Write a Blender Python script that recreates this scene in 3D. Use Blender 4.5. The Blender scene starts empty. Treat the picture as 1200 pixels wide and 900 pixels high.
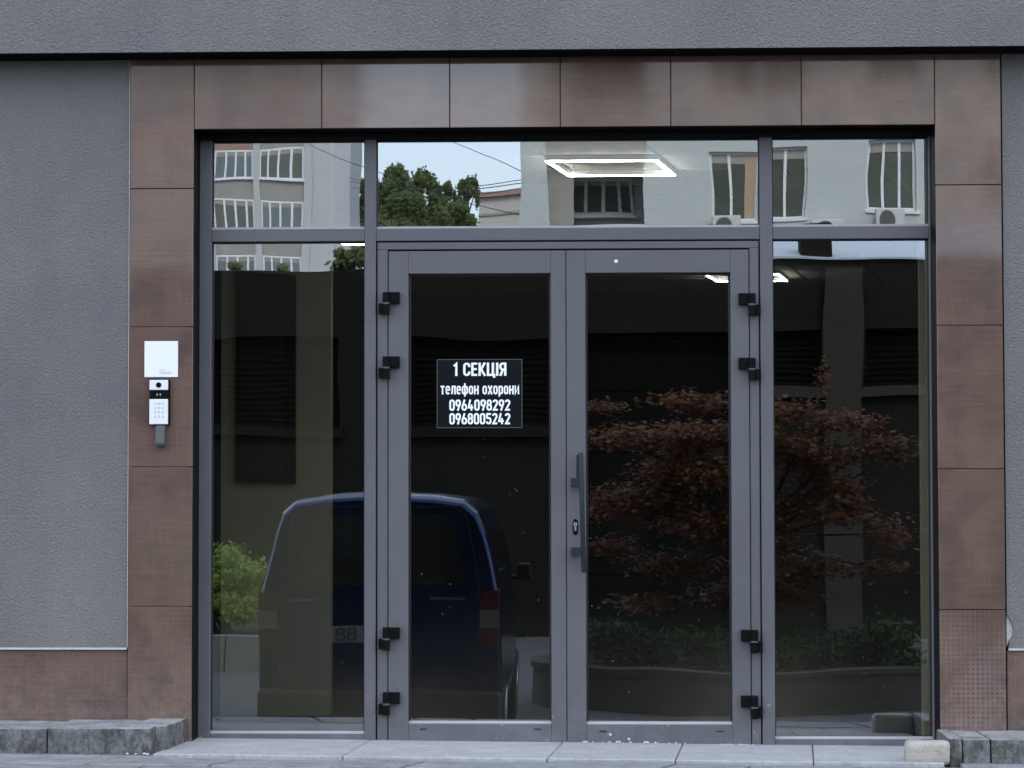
import bpy, bmesh, math, random
import numpy as np
from mathutils import Vector, Matrix

random.seed(7); rng = np.random.default_rng(7)
S = bpy.context.scene
C = S.collection
R = math.radians

# ------------------------------------------------------------------ camera
FPX, CAMZ, DIST = 3000.0, 1.10, 11.194         # focal length in photo pixels, eye height, distance to the wall
YAW, PITCH, ROLL = .035, .0425, -.0015
_f = Vector((-math.sin(YAW)*math.cos(PITCH), math.cos(YAW)*math.cos(PITCH), math.sin(PITCH)))
_r = Vector((math.cos(YAW), math.sin(YAW), 0)); _u = _r.cross(_f)
_r2 = math.cos(ROLL)*_r + math.sin(ROLL)*_u; _u2 = -math.sin(ROLL)*_r + math.cos(ROLL)*_u
cam_d = bpy.data.cameras.new('camera'); cam = bpy.data.objects.new('camera', cam_d); C.objects.link(cam)
cam_d.sensor_fit = 'HORIZONTAL'; cam_d.sensor_width = 36; cam_d.lens = FPX/1200*36
cam_d.clip_start = .1; cam_d.clip_end = 4000
m = Matrix.Identity(4)
for i in range(3): m[i][0], m[i][1], m[i][2] = _r2[i], _u2[i], -_f[i]
m.translation = Vector((0, -DIST, CAMZ)); cam.matrix_world = m
S.camera = cam

# ------------------------------------------------------------------ sky, sun, exposure
SUN_EL, SUN_AZ = 44.0, 14.0                    # the sun stands behind the building, so its front lies in open shade
wd = bpy.data.worlds.new('World'); S.world = wd; wd.use_nodes = True
nt = wd.node_tree; nt.nodes.clear()
sky = nt.nodes.new('ShaderNodeTexSky'); sky.sky_type = 'NISHITA'; sky.sun_disc = False
sky.sun_elevation = R(SUN_EL); sky.sun_rotation = R(SUN_AZ); sky.air_density = 1.0; sky.dust_density = 2.5; sky.ozone_density = 1.0
bg = nt.nodes.new('ShaderNodeBackground'); bg.inputs[1].default_value = .13
wo = nt.nodes.new('ShaderNodeOutputWorld')
veil = nt.nodes.new('ShaderNodeMix'); veil.data_type = 'RGBA'      # a thin even veil of high cloud over the blue
veil.inputs[0].default_value = .60; veil.inputs[7].default_value = (4.6, 4.9, 5.5, 1)
nt.links.new(sky.outputs[0], veil.inputs[6]); nt.links.new(veil.outputs[2], bg.inputs[0]); nt.links.new(bg.outputs[0], wo.inputs[0])
sd = bpy.data.lights.new('sun', 'SUN'); sd.energy = .9; sd.angle = R(20); sd.color = (1, .95, .87)
sun = bpy.data.objects.new('sun', sd); C.objects.link(sun)
_sv = Vector((math.sin(R(SUN_AZ))*math.cos(R(SUN_EL)), math.cos(R(SUN_AZ))*math.cos(R(SUN_EL)), math.sin(R(SUN_EL))))
sun.rotation_euler = _sv.to_track_quat('Z', 'Y').to_euler(); sun.location = (0, 30, 40)
S.view_settings.view_transform = 'Standard'; S.view_settings.look = 'None'
S.view_settings.exposure = 2.17; S.view_settings.gamma = 1; S.view_settings.use_curve_mapping = False
S.render.engine = 'CYCLES'
S.cycles.use_denoising = True
S.cycles.max_bounces = 10; S.cycles.transparent_max_bounces = 12; S.cycles.glossy_bounces = 5
S.cycles.sample_clamp_indirect = 8

# ------------------------------------------------------------------ measuring: where a sight line meets the plane y = const
def at(px, py, y):
    d = (px-600)/FPX*_r2 - (py-450)/FPX*_u2 + _f
    t = (DIST+y)/d.y
    return d.x*t, CAMZ + d.z*t
def X(px, py, y): return at(px, py, y)[0]
def Z(px, py, y): return at(px, py, y)[1]
GLASS = .20
def behind(px, py, d):            # a thing seen mirrored in the glass stands d metres in front of the wall
    x, z = at(px, py, 2*GLASS + d)
    return x, z

# ------------------------------------------------------------------ mesh helpers
class MB:
    def __init__(s): s.v = []; s.f = []; s.mi = []
    def quad(s, a, b, c, d, mi=0):
        n = len(s.v); s.v += [tuple(a), tuple(b), tuple(c), tuple(d)]; s.f.append((n, n+1, n+2, n+3)); s.mi.append(mi)
    def poly(s, pts, mi=0):
        n = len(s.v); s.v += [tuple(p) for p in pts]; s.f.append(tuple(range(n, n+len(pts)))); s.mi.append(mi)
    def box(s, x0, x1, y0, y1, z0, z1, mi=0):
        if x0 > x1: x0, x1 = x1, x0
        if y0 > y1: y0, y1 = y1, y0
        if z0 > z1: z0, z1 = z1, z0
        n = len(s.v)
        s.v += [(x0,y0,z0),(x1,y0,z0),(x1,y1,z0),(x0,y1,z0),(x0,y0,z1),(x1,y0,z1),(x1,y1,z1),(x0,y1,z1)]
        for f in ((0,3,2,1),(4,5,6,7),(0,1,5,4),(1,2,6,5),(2,3,7,6),(3,0,4,7)):
            s.f.append(tuple(n+i for i in f)); s.mi.append(mi)
        return s
    def prism(s, pts, axis, a0, a1, mi=0):          # closed outline extruded along one axis
        n = len(s.v); k = len(pts)
        def P(p, a):
            return {'x': (a, p[0], p[1]), 'y': (p[0], a, p[1]), 'z': (p[0], p[1], a)}[axis]
        s.v += [P(p, a0) for p in pts] + [P(p, a1) for p in pts]
        s.f.append(tuple(range(n, n+k))[::-1]); s.mi.append(mi)
        s.f.append(tuple(range(n+k, n+2*k))); s.mi.append(mi)
        for i in range(k):
            j = (i+1) % k
            s.f.append((n+i, n+j, n+k+j, n+k+i)); s.mi.append(mi)
        return s
    def tube(s, p0, p1, r0, r1=None, n=12, cap=True, mi=0):
        r1 = r0 if r1 is None else r1
        p0, p1 = Vector(p0), Vector(p1); d = (p1-p0).normalized()
        a = d.orthogonal().normalized(); b = d.cross(a)
        base = len(s.v)
        for p, r in ((p0, r0), (p1, r1)):
            for i in range(n):
                t = 2*math.pi*i/n; s.v.append(tuple(p + r*(math.cos(t)*a + math.sin(t)*b)))
        for i in range(n):
            j = (i+1) % n; s.f.append((base+i, base+j, base+n+j, base+n+i)); s.mi.append(mi)
        if cap:
            s.f.append(tuple(base+i for i in range(n))[::-1]); s.mi.append(mi)
            s.f.append(tuple(base+n+i for i in range(n))); s.mi.append(mi)
        return s
    def path(s, pts, r, n=6, mi=0):
        for a, b in zip(pts[:-1], pts[1:]): s.tube(a, b, r, r, n, True, mi)
        return s
    def lathe(s, prof, c, n=24, mi=0):
        base = len(s.v)
        for r, z in prof:
            for i in range(n):
                t = 2*math.pi*i/n; s.v.append((c[0]+r*math.cos(t), c[1]+r*math.sin(t), c[2]+z))
        for k in range(len(prof)-1):
            for i in range(n):
                j = (i+1) % n; s.f.append((base+k*n+i, base+k*n+j, base+(k+1)*n+j, base+(k+1)*n+i)); s.mi.append(mi)
        return s
    def mesh(s, name, mats, bevel=0, seg=2, smooth=False):
        me = bpy.data.meshes.new(name); me.from_pydata(s.v, [], s.f)
        for mt in (mats if isinstance(mats, (list, tuple)) else [mats]): me.materials.append(mt)
        me.polygons.foreach_set('material_index', s.mi)
        bm = bmesh.new(); bm.from_mesh(me)
        if bevel:
            bmesh.ops.remove_doubles(bm, verts=bm.verts, dist=1e-5)
            es = [e for e in bm.edges if len(e.link_faces) == 2 and e.calc_face_angle(0) > .5]
            bmesh.ops.bevel(bm, geom=es, offset=bevel, segments=seg, profile=.5, affect='EDGES', clamp_overlap=True)
        bmesh.ops.recalc_face_normals(bm, faces=bm.faces)
        bm.to_mesh(me); bm.free()
        if smooth: me.polygons.foreach_set('use_smooth', [True]*len(me.polygons))
        me.update(); return me
    def build(s, name, mats, parent=None, bevel=0, seg=2, smooth=False):
        return link(name, s.mesh(name, mats, bevel, seg, smooth), parent)
def link(name, me, parent=None, loc=(0,0,0)):
    o = bpy.data.objects.new(name, me); C.objects.link(o)
    if parent is not None:
        o.parent = parent
        o.matrix_parent_inverse = parent.matrix_world.inverted() if False else Matrix.Translation(-Vector(parent.location))
    o.location = loc
    return o
def empty(name, loc=(0,0,0)):
    o = bpy.data.objects.new(name, None); C.objects.link(o); o.location = loc; o.empty_display_size = .1; return o
def tag(o, label=None, cat=None, group=None, kind=None):
    if label: o['label'] = label
    if cat: o['category'] = cat
    if group: o['group'] = group
    if kind: o['kind'] = kind
    return o
def box(name, x0, x1, y0, y1, z0, z1, mat, parent=None, bevel=0, seg=2):
    return MB().box(x0, x1, y0, y1, z0, z1).build(name, mat, parent, bevel, seg)

# ------------------------------------------------------------------ materials
class NT:
    def __init__(s, name):
        s.m = bpy.data.materials.new(name); s.m.use_nodes = True; s.t = s.m.node_tree; s.t.nodes.clear()
        s.out = s.n('ShaderNodeOutputMaterial')
    def n(s, t, **k):
        o = s.t.nodes.new(t)
        for a, b in k.items(): setattr(o, a, b)
        return o
    def l(s, a, b): s.t.links.new(a, b)
    def set(s, node, **k):
        for a, b in k.items(): node.inputs[a].default_value = b
        return node
    def noise(s, vec, scale, detail=4, rough=.55, dim='3D'):
        o = s.n('ShaderNodeTexNoise'); o.inputs['Scale'].default_value = scale; o.inputs['Detail'].default_value = detail
        o.inputs['Roughness'].default_value = rough
        if vec is not None: s.l(vec, o.inputs['Vector'])
        return o.outputs[0]
    def ramp(s, fac, stops, interp='LINEAR'):
        o = s.n('ShaderNodeValToRGB'); cr = o.color_ramp; cr.interpolation = interp
        while len(cr.elements) < len(stops): cr.elements.new(.5)
        for e, (p, c) in zip(cr.elements, stops):
            e.position = p; e.color = (c, c, c, 1) if isinstance(c, (int, float)) else (*c, 1)
        s.l(fac, o.inputs[0]); return o.outputs[0]
    def mix(s, fac, a, b, mode='MIX'):
        o = s.n('ShaderNodeMix', data_type='RGBA', blend_type=mode)
        for sock, v in ((o.inputs[0], fac), (o.inputs[6], a), (o.inputs[7], b)):
            if hasattr(v, 'links') or hasattr(v, 'is_linked'): s.l(v, sock)
            elif isinstance(v, (int, float)): sock.default_value = v if sock.type == 'VALUE' else (v, v, v, 1)
            else: sock.default_value = (*v, 1)
        return o.outputs[2]
    def math(s, op, a, b=None, clamp=False):
        o = s.n('ShaderNodeMath', operation=op, use_clamp=clamp)
        for i, v in enumerate((a, b)):
            if v is None: continue
            if isinstance(v, (int, float)): o.inputs[i].default_value = v
            else: s.l(v, o.inputs[i])
        return o.outputs[0]
    def obj(s): return s.n('ShaderNodeTexCoord').outputs['Object']
    def rand(s): return s.n('ShaderNodeObjectInfo').outputs['Random']
    def mapping(s, vec, scale=(1,1,1), loc=None):
        o = s.n('ShaderNodeMapping'); s.l(vec, o.inputs[0]); o.inputs['Scale'].default_value = scale
        if loc is not None:
            if isinstance(loc, tuple): o.inputs['Location'].default_value = loc
            else: s.l(loc, o.inputs['Location'])
        return o.outputs[0]
    def bump(s, h, strength=.5, dist=.01, normal=None):
        o = s.n('ShaderNodeBump'); o.inputs['Strength'].default_value = strength; o.inputs['Distance'].default_value = dist
        s.l(h, o.inputs['Height'])
        if normal is not None: s.l(normal, o.inputs['Normal'])
        return o.outputs[0]
    def pbr(s, color, rough=.6, metal=0, normal=None, spec=.5, **k):
        p = s.n('ShaderNodeBsdfPrincipled')
        for nm, v in (('Base Color', color), ('Roughness', rough), ('Metallic', metal), ('Specular IOR Level', spec)):
            sock = p.inputs[nm]
            if isinstance(v, (int, float)): sock.default_value = v if sock.type == 'VALUE' else (v, v, v, 1)
            elif isinstance(v, tuple): sock.default_value = (*v, 1)
            else: s.l(v, sock)
        if normal is not None: s.l(normal, p.inputs['Normal'])
        for nm, v in k.items(): p.inputs[nm].default_value = v
        s.l(p.outputs[0], s.out.inputs[0]); return p

def plain(name, col, rough=.6, metal=0, spec=.5, var=.12, scale=9, bump=0, bscale=60):
    t = NT(name); o = t.obj()
    n = t.noise(o, scale, 5)
    c = t.mix(n, tuple(x*(1-var) for x in col), tuple(min(1, x*(1+var)) for x in col))
    nm = t.bump(t.noise(o, bscale, 4), 1, bump) if bump else None
    t.pbr(c, rough, metal, nm, spec); return t.m

def m_plaster():
    t = NT('grey_plaster'); o = t.obj()
    g1 = t.noise(o, 104, 3, .55); g2 = t.noise(o, 210, 3, .6)
    vo = t.n('ShaderNodeTexVoronoi'); vo.inputs['Scale'].default_value = 105; t.l(o, vo.inputs['Vector'])
    h = t.math('ADD', t.math('MULTIPLY', g1, 1.0), t.math('ADD', t.math('MULTIPLY', g2, .45), t.math('MULTIPLY', vo.outputs[0], .35)))
    big = t.noise(o, 1.1, 5, .6)
    streak = t.noise(t.mapping(o, (3.0, 3.0, .35)), 1.2, 4, .6)
    c = t.mix(t.ramp(big, [(.32, 0), (.68, 1)]), (.172,.165,.162), (.228,.217,.205))
    c = t.mix(t.ramp(streak, [(.45, 0), (.75, .45)]), c, (.145,.141,.143))
    c = t.mix(t.ramp(g2, [(.35, .35), (.65, 0)]), c, (.10,.10,.115))
    c = t.mix(t.ramp(g1, [(.55, 0), (.72, .30)]), c, (.34,.34,.35))
    t.pbr(c, .93, 0, t.bump(h, 1, .0078), .2); return t.m

def m_tile(grid=0):
    t = NT('brown_tile_grid' if grid else 'brown_tile'); o = t.obj(); r = t.rand()
    off = t.n('ShaderNodeCombineXYZ'); t.l(t.math('MULTIPLY', r, 37.0), off.inputs[0]); t.l(t.math('MULTIPLY', r, 91.0), off.inputs[2])
    p = t.mapping(o, (1,1,1), off.outputs[0])
    cloud = t.noise(p, 3.2, 5, .6)
    fib_v = t.noise(t.mapping(p, (95, 95, 5)), 1, 3, .6)
    fib_h = t.noise(t.mapping(p, (5, 5, 85)), 1, 3, .6)
    c = t.mix(t.ramp(cloud, [(.36, 0), (.66, 1)]), (.098,.056,.038), (.168,.101,.069))
    c = t.mix(t.math('MULTIPLY', r, .45), c, (.118,.078,.065))
    c = t.mix(t.ramp(fib_v, [(.35, .28), (.6, 0)]), c, (.075,.048,.042))
    c = t.mix(t.ramp(fib_h, [(.4, 0), (.7, .22)]), c, (.22,.155,.135))
    patch = t.noise(p, 5.0, 2, .4)
    c = t.mix(t.ramp(patch, [(.52, 0), (.66, .50)]), c, (.075,.050,.044))
    # woven print: a faint pale grid that shows in places
    def lines(axis, k):
        sx = t.n('ShaderNodeSeparateXYZ'); t.l(o, sx.inputs[0])
        w = t.math('FRACT', t.math('MULTIPLY', sx.outputs[axis], k))
        return t.math('LESS_THAN', t.math('ABSOLUTE', t.math('SUBTRACT', w, .5)), .20)
    gr = t.math('MAXIMUM', lines(0, 48.0), lines(2, 48.0))
    fade = t.ramp(t.noise(p, 4.0, 3), [(.38, 0), (.62, 1)])
    amt = t.math('MULTIPLY', t.math('MULTIPLY', gr, fade), .34 if grid else .07)
    c = t.mix(amt, c, (.30,.215,.19) if grid else (.2,.14,.12))
    sp = t.ramp(t.noise(p, 260, 2), [(.70, 0), (.76, .35)])
    c = t.mix(sp, c, (.30,.25,.23))
    so_ = t.n('ShaderNodeSeparateXYZ'); t.l(o, so_.inputs[0])
    lowz = t.ramp(so_.outputs[2], [(.05, 1), (.55, 0)])
    c = t.mix(t.math('MULTIPLY', lowz, t.ramp(t.noise(p, 24, 6, .7), [(.40, .0), (.75, .55)])), c, (.24,.20,.18))
    rough = t.ramp(t.noise(p, 6, 4), [(.3, .5), (.7, .65)])
    t.pbr(c, rough, 0, t.bump(t.math('ADD', fib_v, fib_h), 1, .00001), .2, **{'Coat Weight': .9, 'Coat Roughness': .045, 'Coat IOR': 1.68}); return t.m

def m_alu():
    t = NT('anthracite_aluminium'); o = t.obj()
    n = t.noise(o, 2.2, 4); s = t.noise(t.mapping(o, (60, 60, 3)), 1, 3)
    c = t.mix(n, (.092,.090,.100), (.119,.116,.126))
    c = t.mix(t.ramp(s, [(.5, 0), (.8, .15)]), c, (.17,.17,.20))
    sx = t.n('ShaderNodeSeparateXYZ'); t.l(o, sx.inputs[0])
    low = t.ramp(sx.outputs[2], [(.0, 1), (.30, 0)])
    chip = t.ramp(t.noise(o, 34, 3, .5), [(.70, 0), (.735, 1)])
    c = t.mix(t.math('MULTIPLY', t.math('MULTIPLY', chip, low), .6), c, (.5,.5,.5))
    dust = t.ramp(t.noise(o, 9, 6, .7), [(.45, 0), (.75, .35)])
    c = t.mix(t.math('MULTIPLY', dust, low), c, (.25,.24,.24))
    speck = t.ramp(t.noise(o, 130, 1), [(.80, 0), (.83, .5)])
    c = t.mix(speck, c, (.45,.45,.46))
    t.pbr(c, t.ramp(n, [(.3, .42), (.7, .55)]), .0, t.bump(t.noise(o, 320, 2), 1, .0002), .5); return t.m

def m_glass(tint, refl, bumpd=.0007):
    t = NT('tinted_glass'); o = t.obj(); g = t.n('ShaderNodeNewGeometry')
    wav = t.noise(o, 1.9, 1.0, .4)
    nm = t.bump(wav, 1, bumpd)
    gl = t.n('ShaderNodeBsdfGlossy'); gl.inputs['Roughness'].default_value = 0.0; t.l(nm, gl.inputs['Normal'])
    gl.inputs['Color'].default_value = (.90, .97, 1.0, 1)
    tr = t.n('ShaderNodeBsdfTransparent'); tr.inputs['Color'].default_value = (*tint, 1)
    lw = t.n('ShaderNodeLayerWeight'); lw.inputs[0].default_value = .35
    fac = t.math('ADD', t.math('MULTIPLY', lw.outputs['Fresnel'], .35), refl)
    mx = t.n('ShaderNodeMixShader'); t.l(fac, mx.inputs[0]); t.l(tr.outputs[0], mx.inputs[1]); t.l(gl.outputs[0], mx.inputs[2])
    # dust film, thicker low down, with dried drops
    df = t.n('ShaderNodeBsdfDiffuse'); df.inputs['Color'].default_value = (.55, .54, .5, 1)
    sx = t.n('ShaderNodeSeparateXYZ'); t.l(o, sx.inputs[0])
    low = t.ramp(t.math('MULTIPLY', sx.outputs[2], .45), [(.0, 1), (.7, .12)])
    vo = t.n('ShaderNodeTexVoronoi'); vo.inputs['Scale'].default_value = 26; t.l(o, vo.inputs['Vector'])
    spot = t.math('LESS_THAN', vo.outputs['Distance'], .085)
    sel = t.math('GREATER_THAN', t.noise(o, 21, 1), .57)
    film = t.ramp(t.noise(t.mapping(o, (3, 3, .8)), 2.2, 6, .65), [(.3, .001), (.75, .008)])
    vo2 = t.n('ShaderNodeTexVoronoi'); vo2.inputs['Scale'].default_value = 60; t.l(o, vo2.inputs['Vector'])
    spot2 = t.math('LESS_THAN', vo2.outputs['Distance'], .07)
    sp = t.math('MULTIPLY', t.math('ADD', t.math('MULTIPLY', spot, sel), t.math('MULTIPLY', spot2, .25)), t.math('MULTIPLY', low, .30))
    amt = t.math('ADD', t.math('MULTIPLY', film, low), sp, True)
    m2 = t.n('ShaderNodeMixShader'); t.l(amt, m2.inputs[0]); t.l(mx.outputs[0], m2.inputs[1]); t.l(df.outputs[0], m2.inputs[2])
    clear = t.n('ShaderNodeBsdfTransparent')
    m3 = t.n('ShaderNodeMixShader'); t.l(g.outputs['Backfacing'], m3.inputs[0]); t.l(m2.outputs[0], m3.inputs[1]); t.l(clear.outputs[0], m3.inputs[2])
    t.l(m3.outputs[0], t.out.inputs[0]); return t.m

def m_stone(name, lo, hi, moss=.0, scale=5, bump=.006, dark=(.03,.032,.03)):
    t = NT(name); o = t.obj(); r = t.rand()
    off = t.n('ShaderNodeCombineXYZ'); t.l(t.math('MULTIPLY', r, 53.0), off.inputs[0]); t.l(t.math('MULTIPLY', r, 17.0), off.inputs[1])
    p = t.mapping(o, (1,1,1), off.outputs[0])
    a = t.noise(p, scale, 8, .65); b = t.noise(p, scale*14, 4, .6); k = t.noise(p, scale*1.7, 6, .7)
    c = t.mix(t.ramp(a, [(.3, 0), (.7, 1)]), lo, hi)
    c = t.mix(t.ramp(b, [(.3, .45), (.55, 0)]), c, tuple(x*.5 for x in lo))
    c = t.mix(t.ramp(b, [(.58, 0), (.75, .35)]), c, tuple(min(1, x*1.35) for x in hi))
    if moss: c = t.mix(t.ramp(k, [(.44, 0), (.66, moss)]), c, dark)
    c = t.mix(t.math('MULTIPLY', r, .25), c, tuple(x*.7 for x in lo))
    if name.startswith('weathered'):           # upward faces stay paler, side faces mixed darker in patches
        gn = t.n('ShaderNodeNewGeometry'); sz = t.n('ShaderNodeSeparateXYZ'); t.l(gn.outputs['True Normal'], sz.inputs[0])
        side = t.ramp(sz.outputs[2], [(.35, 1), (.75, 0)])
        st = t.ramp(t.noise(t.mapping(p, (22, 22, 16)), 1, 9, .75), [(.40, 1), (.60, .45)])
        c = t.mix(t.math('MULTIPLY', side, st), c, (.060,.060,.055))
    h = t.math('ADD', t.math('MULTIPLY', a, .8), t.math('MULTIPLY', b, .35))
    t.pbr(c, .85, 0, t.bump(h, 1, bump), .3); return t.m

def m_leaf(name, a, b, transl=.35, rough=.5):
    t = NT(name); o = t.obj()
    n = t.noise(o, 2.3, 3); n2 = t.noise(o, 11, 2)
    c = t.mix(t.ramp(n, [(.35, 0), (.65, 1)]), a, b)
    c = t.mix(t.ramp(n2, [(.4, 0), (.7, .4)]), c, tuple(x*1.5 for x in b))
    p = t.pbr(c, rough, 0, None, .22)
    tl = t.n('ShaderNodeBsdfTranslucent'); t.l(c, tl.inputs[0])
    mx = t.n('ShaderNodeMixShader'); mx.inputs[0].default_value = transl
    t.l(p.outputs[0], mx.inputs[1]); t.l(tl.outputs[0], mx.inputs[2]); t.l(mx.outputs[0], t.out.inputs[0]); return t.m

def m_emit(name, col, st):
    t = NT(name); e = t.n('ShaderNodeEmission'); e.inputs[0].default_value = (*col, 1); e.inputs[1].default_value = st
    t.l(e.outputs[0], t.out.inputs[0]); return t.m

def m_asphalt():
    t = NT('asphalt'); o = t.obj()
    n = t.noise(o, .35, 6, .6); g = t.noise(o, 90, 2)
    c = t.mix(n, (.085,.088,.09), (.125,.128,.13)); c = t.mix(t.ramp(g, [(.4, .3), (.6, 0)]), c, (.05,.05,.052))
    t.pbr(c, .9, 0, t.bump(g, .6, .004), .3); return t.m

M = {}
M['plaster'] = m_plaster(); M['tile'] = m_tile(); M['tile_grid'] = m_tile(1); M['alu'] = m_alu()
M['glass'] = m_glass((.54,.55,.51), .27); M['glass2'] = M['glass']
M['black'] = plain('black_rubber', (.012,.012,.013), .55)
M['hinge'] = plain('black_enamel', (.005,.005,.005), .5, spec=.07, bump=.0003, bscale=200)
M['dark_metal'] = plain('dark_metal_and_soffit_shade', (.005,.005,.005), .8, spec=.05)
M['reveal'] = plain('reveal_metal_and_head_shade', (.006,.005,.005), .6, spec=.1)
M['bead'] = plain('light_bead', (.36,.36,.37), .5)
M['trim'] = plain('pale_trim', (.50,.50,.50), .6, var=.3, scale=30)
M['white'] = plain('white_plastic', (.80,.81,.82), .35, var=.02)
M['paper'] = plain('white_paper', (.84,.85,.87), .6, var=.02)
M['ink_blue'] = plain('pale_blue_ink', (.42,.50,.66), .6)
M['ink_grey'] = plain('grey_ink', (.45,.45,.48), .6)
M['grey_plastic'] = plain('grey_plastic', (.07,.075,.078), .45)
M['sign'] = plain('black_sign_film', (.007,.009,.011), .7, spec=.08)
M['letter'] = plain('white_vinyl', (.92,.93,.95), .5, var=.01)
M['sign_edge'] = plain('grey_film_edge', (.10,.11,.11), .5)
M['steel'] = plain('brushed_steel', (.55,.55,.54), .3, .9)
M['handle'] = plain('grey_green_steel', (.019,.024,.027), .45, .1, spec=.3)
M['slab'] = m_stone('pale_granite_slab', (.37,.37,.372), (.49,.49,.492), .3, 4, .0015, (.22,.21,.2))
M['paver'] = m_stone('grey_paver', (.22,.222,.225), (.36,.362,.365), .4, 5, .004, (.10,.10,.1))
M['block'] = m_stone('weathered_concrete_block', (.26,.262,.26), (.46,.46,.445), .6, 6, .010, (.045,.048,.043))
M['brick'] = m_stone('pale_sandy_brick', (.36,.33,.28), (.55,.50,.43), .15, 9, .006, (.2,.18,.15))
M['grout'] = plain('brown_grey_grout', (.27,.225,.20), .9)
M['mortar'] = m_stone('white_mortar', (.55,.54,.52), (.75,.74,.72), .1, 30, .004, (.3,.3,.3))
M['asphalt'] = m_asphalt()
M['soil'] = plain('soil', (.035,.028,.02), .95, var=.4, bump=.03, bscale=14)
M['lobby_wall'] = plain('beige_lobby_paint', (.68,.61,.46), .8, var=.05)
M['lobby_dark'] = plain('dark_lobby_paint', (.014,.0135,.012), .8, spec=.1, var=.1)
M['ceil'] = plain('ceiling_panel_grey', (.36,.37,.36), .8, spec=.2, var=.05)
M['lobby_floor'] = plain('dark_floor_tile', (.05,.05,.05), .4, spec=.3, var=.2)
M['board'] = plain('black_gloss_board', (.006,.007,.007), .4, spec=.15)
M['board2'] = plain('dark_board_glass', (.022,.026,.026), .3, spec=.2)
M['led'] = m_emit('led_white', (1.0, .97, .92), 22.0)
M['annex'] = plain('dark_olive_render', (.014,.0138,.0108), .9, spec=.1, var=.2, scale=1.2)
M['annex_pale'] = plain('olive_grey_pilaster', (.042,.041,.034), .9, spec=.1, var=.15, scale=1.2)
M['louvre'] = plain('dark_louvre_metal', (.006,.006,.005), .8, spec=.05)
M['roof_metal'] = plain('pale_blue_roof_sheet', (.50,.56,.64), .5, var=.06)
M['pale_wall'] = plain('pale_facade_render', (.42,.455,.455), .9, var=.07, scale=.6)
M['panel_wall'] = plain('grey_panel_facade', (.40,.415,.44), .9, var=.1, scale=.4)
M['panel_wall2'] = plain('grey_brick_facade', (.27,.265,.25), .9, var=.15, scale=1.5)
M['red_band'] = plain('red_brown_brick_band', (.28,.18,.15), .9, var=.15)
M['far_wall'] = plain('far_grey_facade', (.40,.39,.36), .9, var=.1, scale=.3)
M['win_white'] = plain('white_window_frame', (.62,.65,.68), .5, var=.03)
M['win_dark'] = plain('dark_window_glass', (.075,.085,.072), .15, var=.35, scale=1.5)
M['win_blue'] = plain('bluish_window_glass', (.10,.125,.145), .15, var=.4, scale=1)
M['curtain'] = plain('tan_curtain', (.36,.27,.19), .8)
M['loggia'] = plain('loggia_grey', (.26,.255,.235), .85)
M['van'] = plain('blue_van_paint', (.013,.029,.085), .16, .8, .5, var=.04)
M['van_glass'] = plain('van_window_glass', (.015,.018,.017), .05, spec=.6)
M['red_lamp'] = plain('red_lamp_lens', (.075,.006,.005), .2)
M['clear_lamp'] = plain('clear_lamp_lens', (.13,.12,.11), .2)
M['amber'] = plain('amber_lamp_lens', (.5,.16,.03), .15)
M['plate'] = plain('dusty_number_plate', (.22,.22,.21), .5, var=.3, scale=20)
M['van_black'] = plain('van_trim_plastic', (.014,.0145,.015), .5, spec=.3)
M['tyre'] = plain('tyre_rubber', (.018,.018,.018), .8)
M['planter'] = m_stone('dark_planter_stone', (.05,.047,.038), (.085,.08,.066), .3, 4, .006)
M['kerb'] = m_stone('grey_kerb', (.24,.24,.23), (.33,.33,.32), .2, 3, .004)
M['bark'] = plain('bark', (.06,.048,.038), .9, var=.4, bump=.01)
M['red_leaf'] = m_leaf('red_maple_leaf', (.075,.028,.010), (.225,.092,.036), .3, .5)
M['green_leaf'] = m_leaf('bright_green_leaf', (.15,.23,.035), (.30,.40,.07))
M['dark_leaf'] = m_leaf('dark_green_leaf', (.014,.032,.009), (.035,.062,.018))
M['tree_leaf'] = m_leaf('tree_leaf', (.11,.155,.06), (.20,.255,.11), .6)
M['mid_leaf'] = m_leaf('mid_green_leaf', (.03,.055,.018), (.06,.095,.03))  # mid green for the paler planter shrub
M['cable'] = plain('black_cable', (.03,.03,.03), .7)
M['ac'] = plain('ac_casing', (.48,.50,.49), .5)

# ------------------------------------------------------------------ GROUND: level by the door, falling to the street
RAMP0, RAMP1, STREET = 1.10, 5.0, -.95
def tilt(x): return -.0098*(x+.15)
def make_ground():
    mb = MB()
    ys = [(30, -.06), (.55, -.06), (-.5, -.06), (-RAMP0, -.055), (-2.0, -.055-(2.0-RAMP0)/(RAMP1-RAMP0)*(-STREET-.055)), (-RAMP1, STREET), (-60, STREET), (-400, STREET), (-2500, STREET)]
    xs = [-1500, -60, -8, -2.2, 0, 2.2, 8, 60, 1500]
    for (ya, za), (yb, zb) in zip(ys[:-1], ys[1:]):
        for xa, xb in zip(xs[:-1], xs[1:]):
            mb.quad((xa, yb, zb), (xb, yb, zb), (xb, ya, za), (xa, ya, za))
    return tag(mb.build('ground', M['asphalt']), 'grey asphalt ground falling gently away from the door', kind='structure')
make_ground()
pave = tag(box('pavement', -9, 9, -RAMP0-.02, .1, -.075, -.045, M['soil']), 'paved strip along the front of the entrance', kind='structure')
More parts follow.
